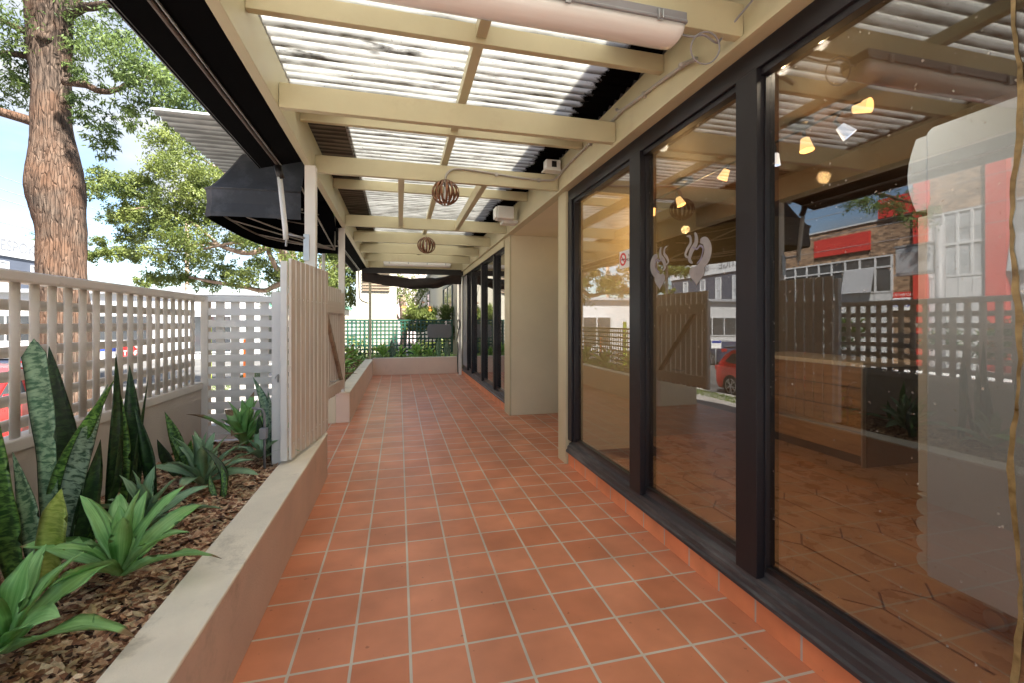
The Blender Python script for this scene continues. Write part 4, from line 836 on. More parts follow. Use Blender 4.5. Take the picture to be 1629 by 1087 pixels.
class Leafy:
    """collects leaves as curved, folded blades with a uv map"""
    def __init__(s): s.v = []; s.f = []; s.uv = []
    def blade(s, path, widths, side, fold=.25, wav=0, th=.003, seed=0):
        n = len(path); b0 = len(s.v); rg = random.Random(seed); L_ = 0; ph = rg.uniform(0, 6)
        for i in range(n):
            p = Vector(path[i]); d = (Vector(path[min(i+1,n-1)])-Vector(path[max(i-1,0)])).normalized()
            sd = side[i] if isinstance(side, list) else side
            x = (Vector(sd)-d*Vector(sd).dot(d)).normalized(); nn = x.cross(d); w = widths[i]/2
            if i: L_ += (p-Vector(path[i-1])).length
            wv = wav*math.sin(ph+i*1.3)
            for t in (-1, -.5, 0, .5, 1):
                s.v.append(tuple(p+x*w*t+nn*(abs(t)*fold*w*(1+wv*(1 if t > 0 else -1)))+nn*0)); s.uv.append((t/2+.5, L_))
            s.v.append(tuple(p+x*0-nn*th*(w/max(max(widths)/2,1e-6)+.2))); s.uv.append((.5, L_))
        for i in range(n-1):
            a = b0+i*6; c = a+6
            for q in range(4): s.f.append((a+q,a+q+1,c+q+1,c+q))
            s.f.append((a,c,c+5,a+5)); s.f.append((a+4,a+5,c+5,c+4))
    def build(s, name, m, parent=None):
        me = bpy.data.meshes.new(name); off = parent.location if parent else Vector((0,0,0))
        me.from_pydata([(v[0]-off.x,v[1]-off.y,v[2]-off.z) for v in s.v], [], s.f); uvl = me.uv_layers.new(name='UVMap')
        lv = np.zeros(len(me.loops), dtype=np.int32); me.loops.foreach_get('vertex_index', lv)
        uvl.data.foreach_set('uv', np.array(s.uv, dtype=np.float32)[lv].ravel()); me.polygons.foreach_set('use_smooth', [True]*len(me.polygons))
        o = bpy.data.objects.new(name, me); scn.collection.objects.link(o); me.materials.append(m)
        if parent: o.parent = parent
        return o
def lp(p, q, bend, n=12):
    """path from p to q bowed sideways by bend"""
    p, q, bend = Vector(p), Vector(q), Vector(bend)
    return [p+(q-p)*(i/(n-1))+bend*math.sin(math.pi*i/(n-1)) for i in range(n)]
def sw_(n, w, base=.55, peak=.55, tip=1.3):
    o = []
    for i in range(n):
        t = i/(n-1); o.append(w*((base+(1-base)*math.sin(min(t/peak,1)*math.pi/2)) if t < peak else max(1-((t-peak)/(1-peak))**(1.6*tip),.02)))
    return o
RT = Vector((CS, -SN, 0))
def sans(name, label, leaves, loc):
    """leaves: (x, y of foot, x, y, z of tip, width, bend x, bend z, twist, material, peak)"""
    t = thing(name, label, 'plant', loc)
    for i, (bx_, by_, tx, ty, tz, wd, bd, tw, m, pk) in enumerate(leaves):
        lf = Leafy(); n = 14; z0 = .40
        P = lp((bx_,by_,z0), (tx,ty,tz), RT*bd, n)
        side = [Matrix.Rotation(tw[0]+(tw[1]-tw[0])*k/(n-1), 3, 'Z') @ RT for k in range(n)]
        lf.blade(P, sw_(n, wd, .5, pk, 1.0), side, .28, .3, .004, i); lf.build('leaf', m, t)
    return t
def W3(u, v, d): p = at(u, v, d); return p.x, p.y, p.z
def SL(u0, v0, d0, u1, v1, d1, w, bd, tw, m, pk=.55):
    a = at(u0, v0, d0); c = at(u1, v1, d1); return (a.x, a.y, c.x, c.y, c.z, w, bd, tw, m, pk)
sans('snake_plant', 'tall snake plant with one yellow leaf at the near left of the planter', [
    SL(30,935,1.82, -8,640,1.75, .105, -.02, (.2,.4), SANS, .35), SL(62,925,1.86, 20,720,1.9, .075, .02, (.1,.5), SANSG, .4),
    SL(80,905,1.95, 54,538,1.98, .105, .03, (0,.15), SANSG, .97), SL(66,890,2.0, 182,605,1.92, .075, -.055, (-.2,.9), SANS, .5),
    SL(118,800,2.2, 78,552,2.15, .135, .02, (.1,.3), SANSD, .5), SL(80,960,1.80, 98,778,1.78, .115, -.006, (0,.1), SANSY, .62),
    SL(104,880,1.98, 172,612,1.94, .085, -.045, (.1,.5), SANSP, .5), SL(112,905,1.98, 160,700,2.0, .075, .012, (.4,1.1), SANSD, .5),
    SL(140,850,2.05, 152,735,2.05, .06, .01, (.2,.2), SANS, .5), SL(-25,900,1.7, -40,700,1.7, .10, 0, (.2,.2), SANS, .5)],
    (-1.45, 2.1, .4))
sans('snake_plant', 'dark snake plant with narrow upright leaves left of the middle of the planter', [
    SL(172,830,2.35, 184,560,2.35, .062, .02, (.6,1.3), SANSD, .4), SL(188,815,2.4, 190,620,2.4, .095, .015, (.2,.4), SANS, .45),
    SL(212,808,2.5, 206,582,2.5, .095, .012, (.2,.5), SANSD, .5), SL(243,800,2.5, 214,650,2.45, .07, .03, (0,.5), SANSD, .5),
    SL(160,840,2.3, 190,690,2.3, .05, .03, (1,1.4), SANSD, .5), SL(200,830,2.4, 236,600,2.5, .03, .0, (1.2,1.4), SANSD, .4)],
    (-1.35, 2.7, .4))
sans('snake_plant', 'short banded snake plant beside the fence wall above the grey green agave', [
    SL(300,765,3.0, 262,656,3.0, .085, .02, (.1,.4), SANS, .5), SL(288,760,3.05, 250,700,3.05, .075, -.01, (0,.2), SANSD, .5),
    SL(312,770,2.95, 268,690,2.9, .06, .02, (.2,.6), SANS, .5), SL(296,765,3.1, 304,700,3.1, .06, .0, (.2,.6), SANS, .5)],
    (-1.30, 3.2, .4))
sans('snake_plant', 'snake plant with one arching banded leaf against the white gate post', [
    SL(428,722,3.55, 402,600,3.6, .085, .06, (.2,.7), SANSG, .5), SL(432,712,3.5, 426,622,3.5, .05, .015, (.3,.8), SANSP, .5),
    SL(420,725,3.5, 412,660,3.5, .07, -.01, (.3,.8), SANSD, .5), SL(434,725,3.45, 440,650,3.45, .06, 0, (.3,.8), SANSD, .5)],
    (-1.03, 3.5, .4))
sans('snake_plant', 'low snake plant whose banded leaves bend over beside the grey green agave', [
    SL(352,800,2.75, 318,708,2.8, .045, .075, (.6,.9), SANSD, .5), SL(356,802,2.72, 352,740,2.75, .035, .01, (.3,.9), SANS, .4),
    SL(344,806,2.72, 334,755,2.78, .035, -.01, (.3,.9), SANS, .4)], (-1.05, 2.75, .4))
def agave(label, c, n, l, w, seed, m, e0=(.1,1.25), name='agave_plant', group=None, extra=(), z0=None, cat='plant'):
    t = thing(name, label, cat, c, group=group); rg = random.Random(seed); lf = Leafy()
    for i in range(n):
        q = i/max(n-1,1); az = i*2.4+rg.uniform(-.25,.25); el = e0[0]+(e0[1]-e0[0])*q+rg.uniform(-.12,.12); ll = l*(1-.30*q)*rg.uniform(.82,1.1); ww = w*(1-.25*q)*rg.uniform(.85,1.1)
        d = Vector((math.cos(az),math.sin(az),0)); p = Vector(c)+d*.012+Vector((0,0,.02+.05*q)); path = [p]; e = el+.35; st = ll/9
        for k in range(9):
            e -= (.75-.45*q)*rg.uniform(.7,1.2)/9*(.6+k/6)
            path.append(path[-1]+(d*math.cos(e)+Vector((0,0,math.sin(e))))*st)
        for k in range(1,10):
            if path[k].z < c[2]+.012: path[k].z = c[2]+.012+.002*k
        ws = []
        for k in range(10):
            s_ = k/9; ws.append(ww*(.42+.58*math.sin(min(s_/.52,1)*math.pi/2) if s_ < .52 else max(1-((s_-.52)/.48)**1.7,.015)))
        tw = rg.uniform(-.5,.5); sd = Matrix.Rotation(tw, 3, d) @ d.cross(Vector((0,0,1)))
        lf.blade(path, ws, sd, .38, .5, .004, rg.random())
    lf.build('leaves', m, t)
    return t
def gz(u, v, z):
    a = (u-814.5)/FPX; d = (CAMZ-z)*FPX/(v-512); return (d*(CS*a+SN), d*(CS-SN*a), z)
agave('bright green agave rosette nearest the middle of the planter edge', gz(192,925,.42), 15, .40, .098, 21, AG, (.15,1.3))
agave('smaller agave rosette behind the bright green one in the near planter', gz(228,850,.42), 13, .34, .085, 5, AGB, (.2,1.2))
agave('grey green agave rosette in the middle of the near planter', gz(322,778,.42), 17, .40, .09, 8, AGB, (.1,1.25))
agave('agave with upright lime leaves below the lattice screen', gz(388,712,.43), 15, .50, .11, 11, AG, (.25,1.3))
agave('agave rosette cut by the lower left corner of the picture', gz(5,1050,.42), 13, .40, .105, 14, AG, (.1,1.0))
agave('dark drooping agave tucked under the lime leaved one', gz(415,735,.42), 9, .26, .075, 17, AGB, (.1,.8))
rg = random.Random(31)
tw_ = MB()
for k in range(14):
    p = Vector((rg.uniform(-1.6,-1.02), rg.uniform(1.3,3.0), .425)); a = rg.uniform(0,6.28); l = rg.uniform(.05,.14); e = rg.uniform(0,.9)
    tw_.tube([p, p+Vector((math.cos(a)*l*.5,math.sin(a)*l*.5,.01+l*.5*math.sin(e))), p+Vector((math.cos(a)*l,math.sin(a)*l*1.1,l*math.sin(e)))], [.0025,.002,.001], 5)
tag(tw_.build('fallen_twigs', mat('twig', (.16,.07,.04,1), .8, .3, 20, .2, 80)), 'thin reddish brown twigs scattered on the bark chips', 'twigs', kind='stuff')
# far planter plants
FP = [('broad bright agave at the near end of the far corner planter', (-1.15,7.6,.42), 16,.55,.12,1), ('tall bright agave behind the broad one in the far corner planter', (-1.3,8.6,.42), 18,.62,.13,2),
      ('bright agave halfway along the left arm of the far planter', (-1.25,9.8,.42), 16,.58,.12,3), ('bright agave near the corner of the far planter', (-1.3,11.0,.42), 16,.55,.12,4),
      ('agave in the far left corner of the planter below the green lattice', (-1.2,12.3,.42), 16,.55,.12,6), ('bright agave just right of the far cream post', (-.45,13.35,.46), 18,.50,.11,7),
      ('small bright agave between the two snake plants of the far planter', (.05,13.45,.46), 12,.38,.09,9), ('bright agave in the middle of the far planter', (.50,13.35,.46), 18,.50,.11,10),
      ('low agave in front of the folded grey table top', (.85,13.2,.46), 10,.30,.08,12)]
for lb, c, n, l, w_, s in FP: agave(lb, c, n, l, w_, s, AGF, (.35,1.35))
for lb, c, k in (('pair of upright snake plant leaves right of the far cream post', (-.18,13.3), 3), ('upright snake plant in front of the folded grey table top', (1.08,13.15), 5), ('pale snake plant beside the far white post', (1.36,13.1), 3)):
    rg = random.Random(k*7); lv = []
    for i in range(k+1):
        x = c[0]+rg.uniform(-.08,.08); y = c[1]+rg.uniform(-.06,.06); lv.append((x, y, x+rg.uniform(-.07,.07), y, .46+rg.uniform(.42,.66), .075, rg.uniform(-.02,.02), (rg.uniform(-.4,.4),rg.uniform(.2,.8)), SANSG if k != 3 else SANSP, .5))
    sans('snake_plant', lb, lv, (c[0], c[1], .45))
# low ground cover in the far bed
rg = random.Random(77); lf = Leafy()
for k in range(420):
    y = rg.uniform(12.95,13.85); x = rg.uniform(-.85,1.55); p = Vector((x,y,.42)); a = rg.uniform(0,6.28); h = rg.uniform(.05,.16); d = Vector((math.cos(a),math.sin(a),0))
    lf.blade([p, p+d*h*.3+Vector((0,0,h*.6)), p+d*h*.8+Vector((0,0,h*.8)), p+d*h*1.2+Vector((0,0,h*.7))], [.008,.03,.025,.002], d.cross(Vector((0,0,1))), .2, 0, .001)
for k in range(500):
    y = rg.uniform(7.1,13.8); x = rg.uniform(-1.55,-.92); p = Vector((x,y,.39)); a = rg.uniform(0,6.28); h = rg.uniform(.05,.18); d = Vector((math.cos(a),math.sin(a),0))
    lf.blade([p, p+d*h*.3+Vector((0,0,h*.6)), p+d*h*.8+Vector((0,0,h*.8)), p+d*h*1.2+Vector((0,0,h*.7))], [.008,.03,.025,.002], d.cross(Vector((0,0,1))), .2, 0, .001)
tag(lf.build('ground_cover', AGF), 'low bright green leafy growth between the plants of the far planter', 'ground cover', kind='stuff')

# ------------------------------------------------------------------ trees
def barkmat():
    m, nt, b, o = newmat('rough_bark'); Lk = nt.links.new
    c = N(nt, 'ShaderNodeTexCoord'); mp = N(nt, 'ShaderNodeMapping'); mp.inputs['Scale'].default_value = (11, 11, 1.15); mp.inputs['Rotation'].default_value = (.12,.2,.3); Lk(c.outputs['Object'], mp.inputs['Vector'])
    n1 = N(nt, 'ShaderNodeTexNoise'); n1.inputs['Scale'].default_value = 1.7; n1.inputs['Detail'].default_value = 9; n1.inputs['Roughness'].default_value = .7; n1.inputs['Distortion'].default_value = .5; Lk(mp.outputs[0], n1.inputs['Vector'])
    v1 = N(nt, 'ShaderNodeTexVoronoi', feature='DISTANCE_TO_EDGE'); v1.inputs['Scale'].default_value = 2.1; Lk(mp.outputs[0], v1.inputs['Vector'])
    r = ramp(nt, n1.outputs['Fac'], [(.34, (.016,.012,.009)), (.46, (.065,.046,.035)), (.60, (.13,.094,.070)), (.78, (.22,.175,.14))])
    n2 = noise(nt, .9, 4, .6); f = ramp(nt, n2.outputs['Fac'], [(.45, (0,0,0)), (.65, (.7,.7,.7))]); mm = N(nt, 'ShaderNodeMixRGB'); Lk(f.outputs[0], mm.inputs['Fac']); Lk(r.outputs[0], mm.inputs['Color1']); mm.inputs['Color2'].default_value = (.15,.078,.045,1)
    Lk(mm.outputs[0], b.inputs['Base Color']); b.inputs['Roughness'].default_value = .9; b.inputs['Specular IOR Level'].default_value = .2
    vr_ = N(nt, 'ShaderNodeMapRange'); vr_.inputs['From Max'].default_value = .12; Lk(v1.outputs['Distance'], vr_.inputs['Value'])
    ad = N(nt, 'ShaderNodeMath', operation='ADD'); Lk(n1.outputs['Fac'], ad.inputs[0]); Lk(vr_.outputs[0], ad.inputs[1])
    bp = N(nt, 'ShaderNodeBump'); bp.inputs['Strength'].default_value = .8; bp.inputs['Distance'].default_value = .035; Lk(ad.outputs[0], bp.inputs['Height']); Lk(bp.outputs[0], b.inputs['Normal'])
    return m
BARK = barkmat()
TWIG = mat('branch_bark', (.20,.13,.09,1), .9, .25, 6, .6, 40, alt=(.34,.25,.19,1))
LEAF1 = leafmat('gum_leaf', (.018,.042,.008,1), (.20,.27,.08,1), .40, 1.1); LEAF2 = leafmat('fine_leaf', (.03,.06,.010,1), (.30,.35,.10,1), .45, .9); LEAF3 = leafmat('hedge_leaf', (.02,.05,.012,1), (.09,.15,.03,1), .3, 1.)
def leaves_np(centers, radii, counts, ln, wd, seed, droop=.4, flat=.7):
    rg = np.random.default_rng(seed); V = []; 
    for c, r, n in zip(centers, radii, counts):
        c = np.array(c); r = np.array(r if hasattr(r, '__len__') else (r,r,r*flat))
        # sub sprays give an uneven, clumpy outline
        k = max(3, n//26); sp = rg.normal(size=(k,3)); sp /= np.linalg.norm(sp, axis=1)[:,None]; sp *= (rg.random((k,1))**.45)*r
        idx = rg.integers(0, k, n); p = c+sp[idx]+rg.normal(size=(n,3))*r*.13
        d = rg.normal(size=(n,3)); d[:,2] -= droop*1.6; d /= np.linalg.norm(d, axis=1)[:,None]
        s = np.cross(d, rg.normal(size=(n,3))); s /= np.linalg.norm(s, axis=1)[:,None]
        L_ = ln*rg.uniform(.6,1.25,(n,1)); W_ = wd*rg.uniform(.7,1.2,(n,1))
        V.append(np.stack([p, p+d*L_*.45-s*W_*.5, p+d*L_, p+d*L_*.45+s*W_*.5], 1))
    return np.concatenate(V).reshape(-1,3)
def npmesh(name, V, m, parent=None):
    n = len(V)//4; me = bpy.data.meshes.new(name)
    if parent: V = V-np.array(parent.location)
    me.vertices.add(n*4); me.vertices.foreach_set('co', V.astype(np.float32).ravel()); me.loops.add(n*4); me.loops.foreach_set('vertex_index', np.arange(n*4, dtype=np.int32))
    me.polygons.add(n); me.polygons.foreach_set('loop_start', np.arange(0, n*4, 4, dtype=np.int32)); me.polygons.foreach_set('loop_total', np.full(n, 4, dtype=np.int32)); me.update(); me.validate()
    o = bpy.data.objects.new(name, me); scn.collection.objects.link(o); me.materials.append(m)
    if parent: o.parent = parent
    return o
def wobble(pts, amp, seed, n=4):
    rg = random.Random(seed); c = curve([tuple(p) for p in pts], n); return [Vector(p)+Vector((rg.uniform(-amp,amp),rg.uniform(-amp,amp),rg.uniform(-amp,amp)*.5)) for p in c]
def trunkmesh(b, pts, rs, seed, n=20, lump=.12):
    from mathutils import noise as mn
    b0 = len(b.v); b.tube(pts, rs, n)
    for i in range(len(pts)):
        for k in range(n):
            q = Vector(b.v[b0+i*n+k]); c = Vector(pts[i]); d = q-c; f = 1+lump*mn.noise(Vector((q.x*2.2,q.y*2.2,q.z*1.1+seed)))*2+lump*.5*mn.noise(q*7)
            b.v[b0+i*n+k] = tuple(c+d*f)
# the big gum tree by the kerb
T1 = at(101, 512, 8.7); gx, gy = T1.x, T1.y
tr1 = thing('gum_tree', 'large rough barked tree with a thick brown trunk close behind the fence at the left', 'tree', (gx, gy, -1.0))
def g1p(u, v, d=8.7): return at(u, v, d)
pts = [g1p(104,700), g1p(103,560), g1p(102,470), g1p(100,420), g1p(97,370), g1p(91,330), g1p(88,300), g1p(87,270), g1p(84,230), g1p(82,190), g1p(82,150), g1p(80,100), g1p(79,50), g1p(77,0), g1p(72,-90), g1p(60,-220), g1p(70,-380)]
rad = [.44,.40,.37,.355,.37,.39,.40,.385,.33,.295,.295,.305,.33,.36,.30,.22,.10]
cc = curve([(*p, r) for p, r in zip([tuple(q) for q in pts], rad)], 5)
b = MB(); trunkmesh(b, [Vector(q[:3]) for q in cc], [q[3] for q in cc], 2, 36, .065); b.build('trunk', BARK, tr1, smooth=True)
limbs = [([(105,25),(130,12),(160,8),(200,0),(260,-30)], .10, 8.7), ([(75,60),(45,52),(20,40),(-20,20)], .085, 8.4), ([(70,100),(40,88),(10,84),(-30,80)], .09, 8.9), ([(100,128),(135,134),(160,145),(185,142),(215,128),(240,120)], .075, 8.3),
         ([(78,40),(60,10),(30,-15),(-10,-60)], .10, 8.9), ([(80,60),(110,20),(140,-30),(170,-90)], .09, 9.0)]
b = MB()
for i, (L_, r, d) in enumerate(limbs):
    P = wobble([at(u, v, d+(j*.12 if i%2 else -j*.08)) for j, (u, v) in enumerate(L_)], .012, i); b.tube(P, [r*(1-.65*k/(len(P)-1)) for k in range(len(P))], 9)
b.build('limbs', BARK, tr1, smooth=True)
cl = [(25,20,8.2,.9,700),(10,70,8.6,.7,420),(45,-30,9,1.1,700),(140,-40,8.6,1.1,900),(150,45,8.9,.55,420),(175,75,8.5,.55,520),(205,90,8.3,.6,650),(235,105,8.2,.55,620),(255,135,8.1,.55,620),(290,150,8.1,.5,600),(320,165,8.2,.5,500),(225,165,8.4,.45,430),(200,175,8.3,.25,130),
      (145,185,8.6,.38,330),(160,215,8.5,.33,270),(135,160,8.8,.3,200),(175,225,8.6,.18,70),(160,238,8.6,.2,90),(15,120,8.9,.45,260),(45,140,8.8,.35,170),(20,150,9.,.35,140),(50,112,8.9,.25,90),(130,70,8.8,.4,260),(125,110,8.8,.3,190),(190,20,8.6,.4,170),(235,60,8.6,.35,200),(-30,60,8.5,.9,500),(-20,140,8.8,.6,300),(250,-60,8.8,1.3,900),(60,-120,9,1.6,1200),(330,60,8.9,.8,500),(185,120,8.3,.3,190),(215,200,8.3,.2,70),
      (140,130,8.5,.22,110),(285,190,8.2,.3,170),(345,195,8.4,.3,190)]
xc = [(-9.0,9.3,4.75),(-9.6,8.9,4.45),(-9.3,8.4,4.2),(-8.6,9.8,5.0),(-10.0,9.5,4.9),(-9.2,9.9,4.9),(-7.8,10.2,5.3)]
V = leaves_np([tuple(at(u,v,d)) for u,v,d,r,n in cl]+xc, [r for *_, r, n in cl]+[.5]*7, [int(n*1.3) for *_, n in cl]+[330]*7, .115, .030, 5, .55)
MB().tube(wobble([(gx,gy,5.2),(-7.6,10.2,5.4),(-9.0,9.4,5.0),(-9.8,8.9,4.6)], .03, 99), [.10-.007*k for k in range(13)], 8).build('street_side_limb', BARK, tr1, smooth=True)
npmesh('foliage', V, LEAF1, tr1)
# the spreading tree beyond the entrance
tr2 = thing('spreading_tree', 'spreading tree with fine yellow green foliage and forked limbs beyond the entrance', 'tree', (*at(480,512,17).xy, -1.1))
b = MB(); D = 17
for i, (L_, r) in enumerate((([(486,640),(484,540),(480,470),(476,440)], .34), ([(476,445),(455,415),(440,385),(415,398),(385,402),(350,390),(320,385)], .15), ([(474,450),(470,420),(450,400),(420,378),(400,360),(380,352)], .13), ([(478,450),(445,452),(420,462),(385,455),(340,448),(300,440)], .12),
        ([(470,440),(445,430),(430,408),(425,380),(428,350)], .12), ([(420,378),(400,385),(360,388),(300,400),(250,395)], .07), ([(480,445),(500,400),(520,350),(540,290)], .14), ([(476,440),(460,380),(440,310),(420,240),(400,200)], .12), ([(350,390),(300,350),(250,330),(200,335)], .06), ([(440,385),(400,310),(350,270),(300,240)], .07),
        ([(484,470),(510,445),(540,420),(570,400)], .12), ([(400,330),(345,300),(300,300)], .045))):
    P = wobble([at(u,v,D+(.5*math.sin(i*2+j*.7))) for j,(u,v) in enumerate(L_)], .03, i+20); b.tube(P, [r*(1-(.6 if i else .1)*k/(len(P)-1)) for k in range(len(P))], 8)
b.build('limbs', TWIG, tr2, smooth=True)
cl = [(270,225,.9,1100),(300,205,.8,800),(255,265,.7,700),(300,270,1.0,1300),(345,290,.9,1000),(230,310,.9,1100),(280,325,1.0,1400),(190,295,.65,560),(165,280,.6,520),(150,305,.5,330),(135,290,.35,160),(200,335,.6,600),(175,345,.45,260),(240,360,.8,900),(290,375,.9,1200),(335,345,.8,900),(205,375,.55,560),(185,400,.5,460),(150,405,.35,230),(160,385,.35,180),(215,405,.5,420),(260,405,.7,650),(320,410,.7,700),(360,430,.6,550),(250,440,.5,420),(225,450,.35,200),(290,440,.6,500),(330,450,.5,350),(385,440,.6,500),(410,380,.8,650),(370,385,.6,420),(430,430,.6,400),(390,330,1.0,900),(440,290,1.2,1000),(400,240,1.2,1000),(350,210,1.0,900),(500,330,1.2,900),(540,290,1.2,700),(545,400,.9,800),(560,440,.7,600),(530,440,.7,500),(550,350,.9,700),(350,170,1.0,700),(470,430,.6,350),(505,445,.5,300),(555,475,.6,350),(265,345,.5,400),(310,305,.6,500),(225,285,.5,380),(410,415,.5,260),(215,342,.4,240),(465,410,.5,250),(568,380,.7,420)]
V = leaves_np([tuple(at(u,v,D+.9*math.sin(i*1.7))) for i,(u,v,r,n) in enumerate(cl)], [r for *_, r, n in cl], [int(n*2.1) for *_, n in cl], .125, .055, 9, .25, .75)
npmesh('foliage', V, LEAF2, tr2)
def smalltree(name, label, x, y, h, r, seed, m, zb=-1.1, n=3500, cat='tree'):
    t = thing(name, label, cat, (x,y,zb)); rg = random.Random(seed); b = MB()
    b.tube(wobble([(x,y,zb),(x+.1,y,zb+h*.3),(x,y+.1,zb+h*.7)], .03, seed), [r*.09-.0*i for i in range(9)], 8)
    for k in range(6):
        a = rg.uniform(0,6.28); b.tube(wobble([(x,y,zb+h*.4),(x+math.cos(a)*r*.5,y+math.sin(a)*r*.5,zb+h*.65),(x+math.cos(a)*r*.8,y+math.sin(a)*r*.8,zb+h*.85)], .04, k), [.05]*9, 6)
    b.build('trunk', TWIG, t, smooth=True)
    cs = [(x+rg.uniform(-r,r)*.7, y+rg.uniform(-r,r)*.7, zb+h*rg.uniform(.5,.92)) for _ in range(14)]
    npmesh('foliage', leaves_np(cs, [r*rg.uniform(.3,.5) for _ in cs], [n//14]*14, .15, .06, seed, .3), m, t); return t
smalltree('street_tree', 'small tree seen above the far end between the two cream buildings', .2, 30, 6.2, 2.4, 3, LEAF2, n=7000)
smalltree('street_tree', 'tree rising left of the cream building beyond the far planter', -3.6, 20, 6.5, 2.2, 4, LEAF2, n=4500)
smalltree('street_tree', 'distant tree top peeping over the far grey building', -40, 62, 13.5, 3.5, 6, LEAF1, n=3000)
def bush(name, label, x0, x1, y0, y1, z0, z1, n, seed, m, ln=.09, wd=.035, cat='bush'):
    rg = np.random.default_rng(seed); k = 24; cs = [(rg.uniform(x0,x1),rg.uniform(y0,y1),rg.uniform(z0,z1)) for _ in range(k)]
    t = npmesh(name, leaves_np(cs, [(z1-z0)*.45+.15]*k, [n//k]*k, ln, wd, seed, -.1), m); return tag(t, label, cat)
bush('hedge', 'long clipped hedge along the foot of the brick building', -18.9, -18.2, 6, 26, .2, 1.5, 14000, 3, LEAF3, .16, .07, 'hedge')

# ------------------------------------------------------------------ across the street
BRICK = brickmat('brown_brick', (.10,.055,.032,1), (.44,.29,.18,1), (.24,.20,.16,1), .23, .086, .006, 'yz', (0,0), .5, .85, .6)
RPAINT = mat('red_paint', (.52,.045,.035,1), .5, .08, .8, .05, 20); GLD = mat('dark_window_glass', (.05,.055,.06,1), .08, .3, .8, 0, spec=.9); GLL = mat('pale_window_glass', (.34,.36,.38,1), .10, .4, .7, 0, spec=.9)
WPAINT = mat('white_joinery', (.50,.51,.52,1), .5, .05, 1, 0); GREYB = mat('slate_wall_paint', (.06,.072,.10,1), .7, .08, .5, .1, 20); BONE = mat('bone_render', (.40,.375,.30,1), .8, .05, .6, .3, 30); LGREY = mat('light_grey_panel', (.33,.345,.37,1), .6, .06, .5, .05, 20)
br = thing('brick_building', 'brown brick two storey building with red pillars and white framed windows across the street', 'building', (-24, 14, -1.1))
MB().box(-30, -20, 15.62, 24.2, -1.1, 6.6).build('wall', BRICK, br); MB().box(-30, -20, -2, 15.62, -1.1, 10.2).build('wall', BRICK, br)
MB().box(-30.1, -19.93, 15.70, 24.25, 6.601, 6.68).build('parapet_cap', WPAINT, br)
for y0, y1 in ((15.16,15.66),(12.36,13.0),(8.3,8.95)): MB().box(-19.999, -19.70, y0, y1, -.95, 10.25).build('pillar', RPAINT, br)
MB().box(-19.998, -19.80, 15.67, 17.3, 6.65, 7.6).build('red_beam', RPAINT, br)
MB().box(-19.998, -19.88, 17.8, 20.95, 5.2, 6.18).build('red_panel', RPAINT, br)
def win(parent, X, y0, y1, z0, z1, cols, rows, fm, gm, dx=1, fw=.055, name='window', open_=()):
    b = MB(); 
    for i in range(cols+1): y = y0+(y1-y0)*i/cols; b.box(X, X+.09*dx, y-fw/2, y+fw/2, z0, z1)
    zs = [z0, z1]+[z0+(z1-z0)*r for r in rows]
    for z in zs: b.box(X+.002*dx, X+.088*dx, y0-fw/2, y1+fw/2, z-fw/2, z+fw/2)
    f = b.build(name, fm, parent); MB().box(X, X+.03*dx, y0, y1, z0, z1).build('pane', gm, f)
    for (i, r0, r1) in open_:
        ya, yb_ = y0+(y1-y0)*i/cols, y0+(y1-y0)*(i+1)/cols; za, zb = z0+(z1-z0)*r0, z0+(z1-z0)*r1; o_ = MB()
        o_.add([(X+.10*dx,ya,zb),(X+.10*dx,yb_,zb),(X+.34*dx,yb_,za),(X+.34*dx,ya,za),(X+.14*dx,ya,zb),(X+.14*dx,yb_,zb),(X+.38*dx,yb_,za),(X+.38*dx,ya,za)], [(0,1,2,3),(7,6,5,4),(0,4,5,1),(2,6,7,3),(1,5,6,2),(3,7,4,0)])
        o_.build('open_sash', LGREY, f)
    return f
win(br, -19.995, 16.75, 23.05, 3.0, 4.78, 8, (.70,), WPAINT, GLD, fw=.08, open_=((1,0,.7),(2,0,.7))); MB().box(-19.997, -19.93, 16.72, 23.1, -.9, 2.95).build('spandrel', WPAINT, br)
win(br, -19.995, 13.05, 15.12, 3.5, 6.3, 4, (.5,), WPAINT, GLL, fw=.09); MB().box(-19.997, -19.93, 13.02, 15.14, -.9, 3.44).build('spandrel', WPAINT, br)
win(br, -19.995, 9.0, 12.3, 3.5, 6.3, 5, (.5,), WPAINT, GLL, fw=.09, open_=((4,0,.5),)); MB().box(-19.997, -19.93, 9.0, 12.32, -.9, 3.44).build('spandrel', WPAINT, br)
b = MB(); [b.box(-19.93, -19.915, 13.05+i*.5-.012, 13.05+i*.5+.012, -.9, 3.44) for i in range(5)]; [b.box(-19.93, -19.915, 16.75+i*.79-.012, 16.75+i*.79+.012, -.9, 2.95) for i in range(9)]; b.build('spandrel_joints', LGREY, br)
ne = thing('no_entry_sign', 'white no entry and deliveries board with red header on the brick building', 'sign', (-19.9, 16.25, 2.5))
MB().box(-19.96, -19.92, 15.84, 16.68, 2.05, 2.66).build('board', WHT, ne); MB().box(-19.96, -19.918, 15.84, 16.68, 2.665, 2.93).build('header', RED, ne)
text('header_lettering', 'NO ENTRY', .19, (-19.914, 16.26, 2.79), (R(90),0,R(90)), WHT, ne)
text('lettering', 'DESPATCH\nPICK UP &\nDELIVERIES', .135, (-19.916, 16.36, 2.40), (R(90),0,R(90)), BLUE, ne)
MB().add([(-19.914,15.88,2.37),(-19.914,16.02,2.57),(-19.914,16.02,2.17),(-19.918,15.88,2.37),(-19.918,16.02,2.57),(-19.918,16.02,2.17)], [(0,1,2),(3,5,4),(0,3,4,1),(1,4,5,2),(2,5,3,0)]).build('arrow', BLUE, ne)
gb = thing('slate_building', 'slate grey two storey building with a white parapet sign and narrow windows down the street', 'building', (-38, 44, -1.1))
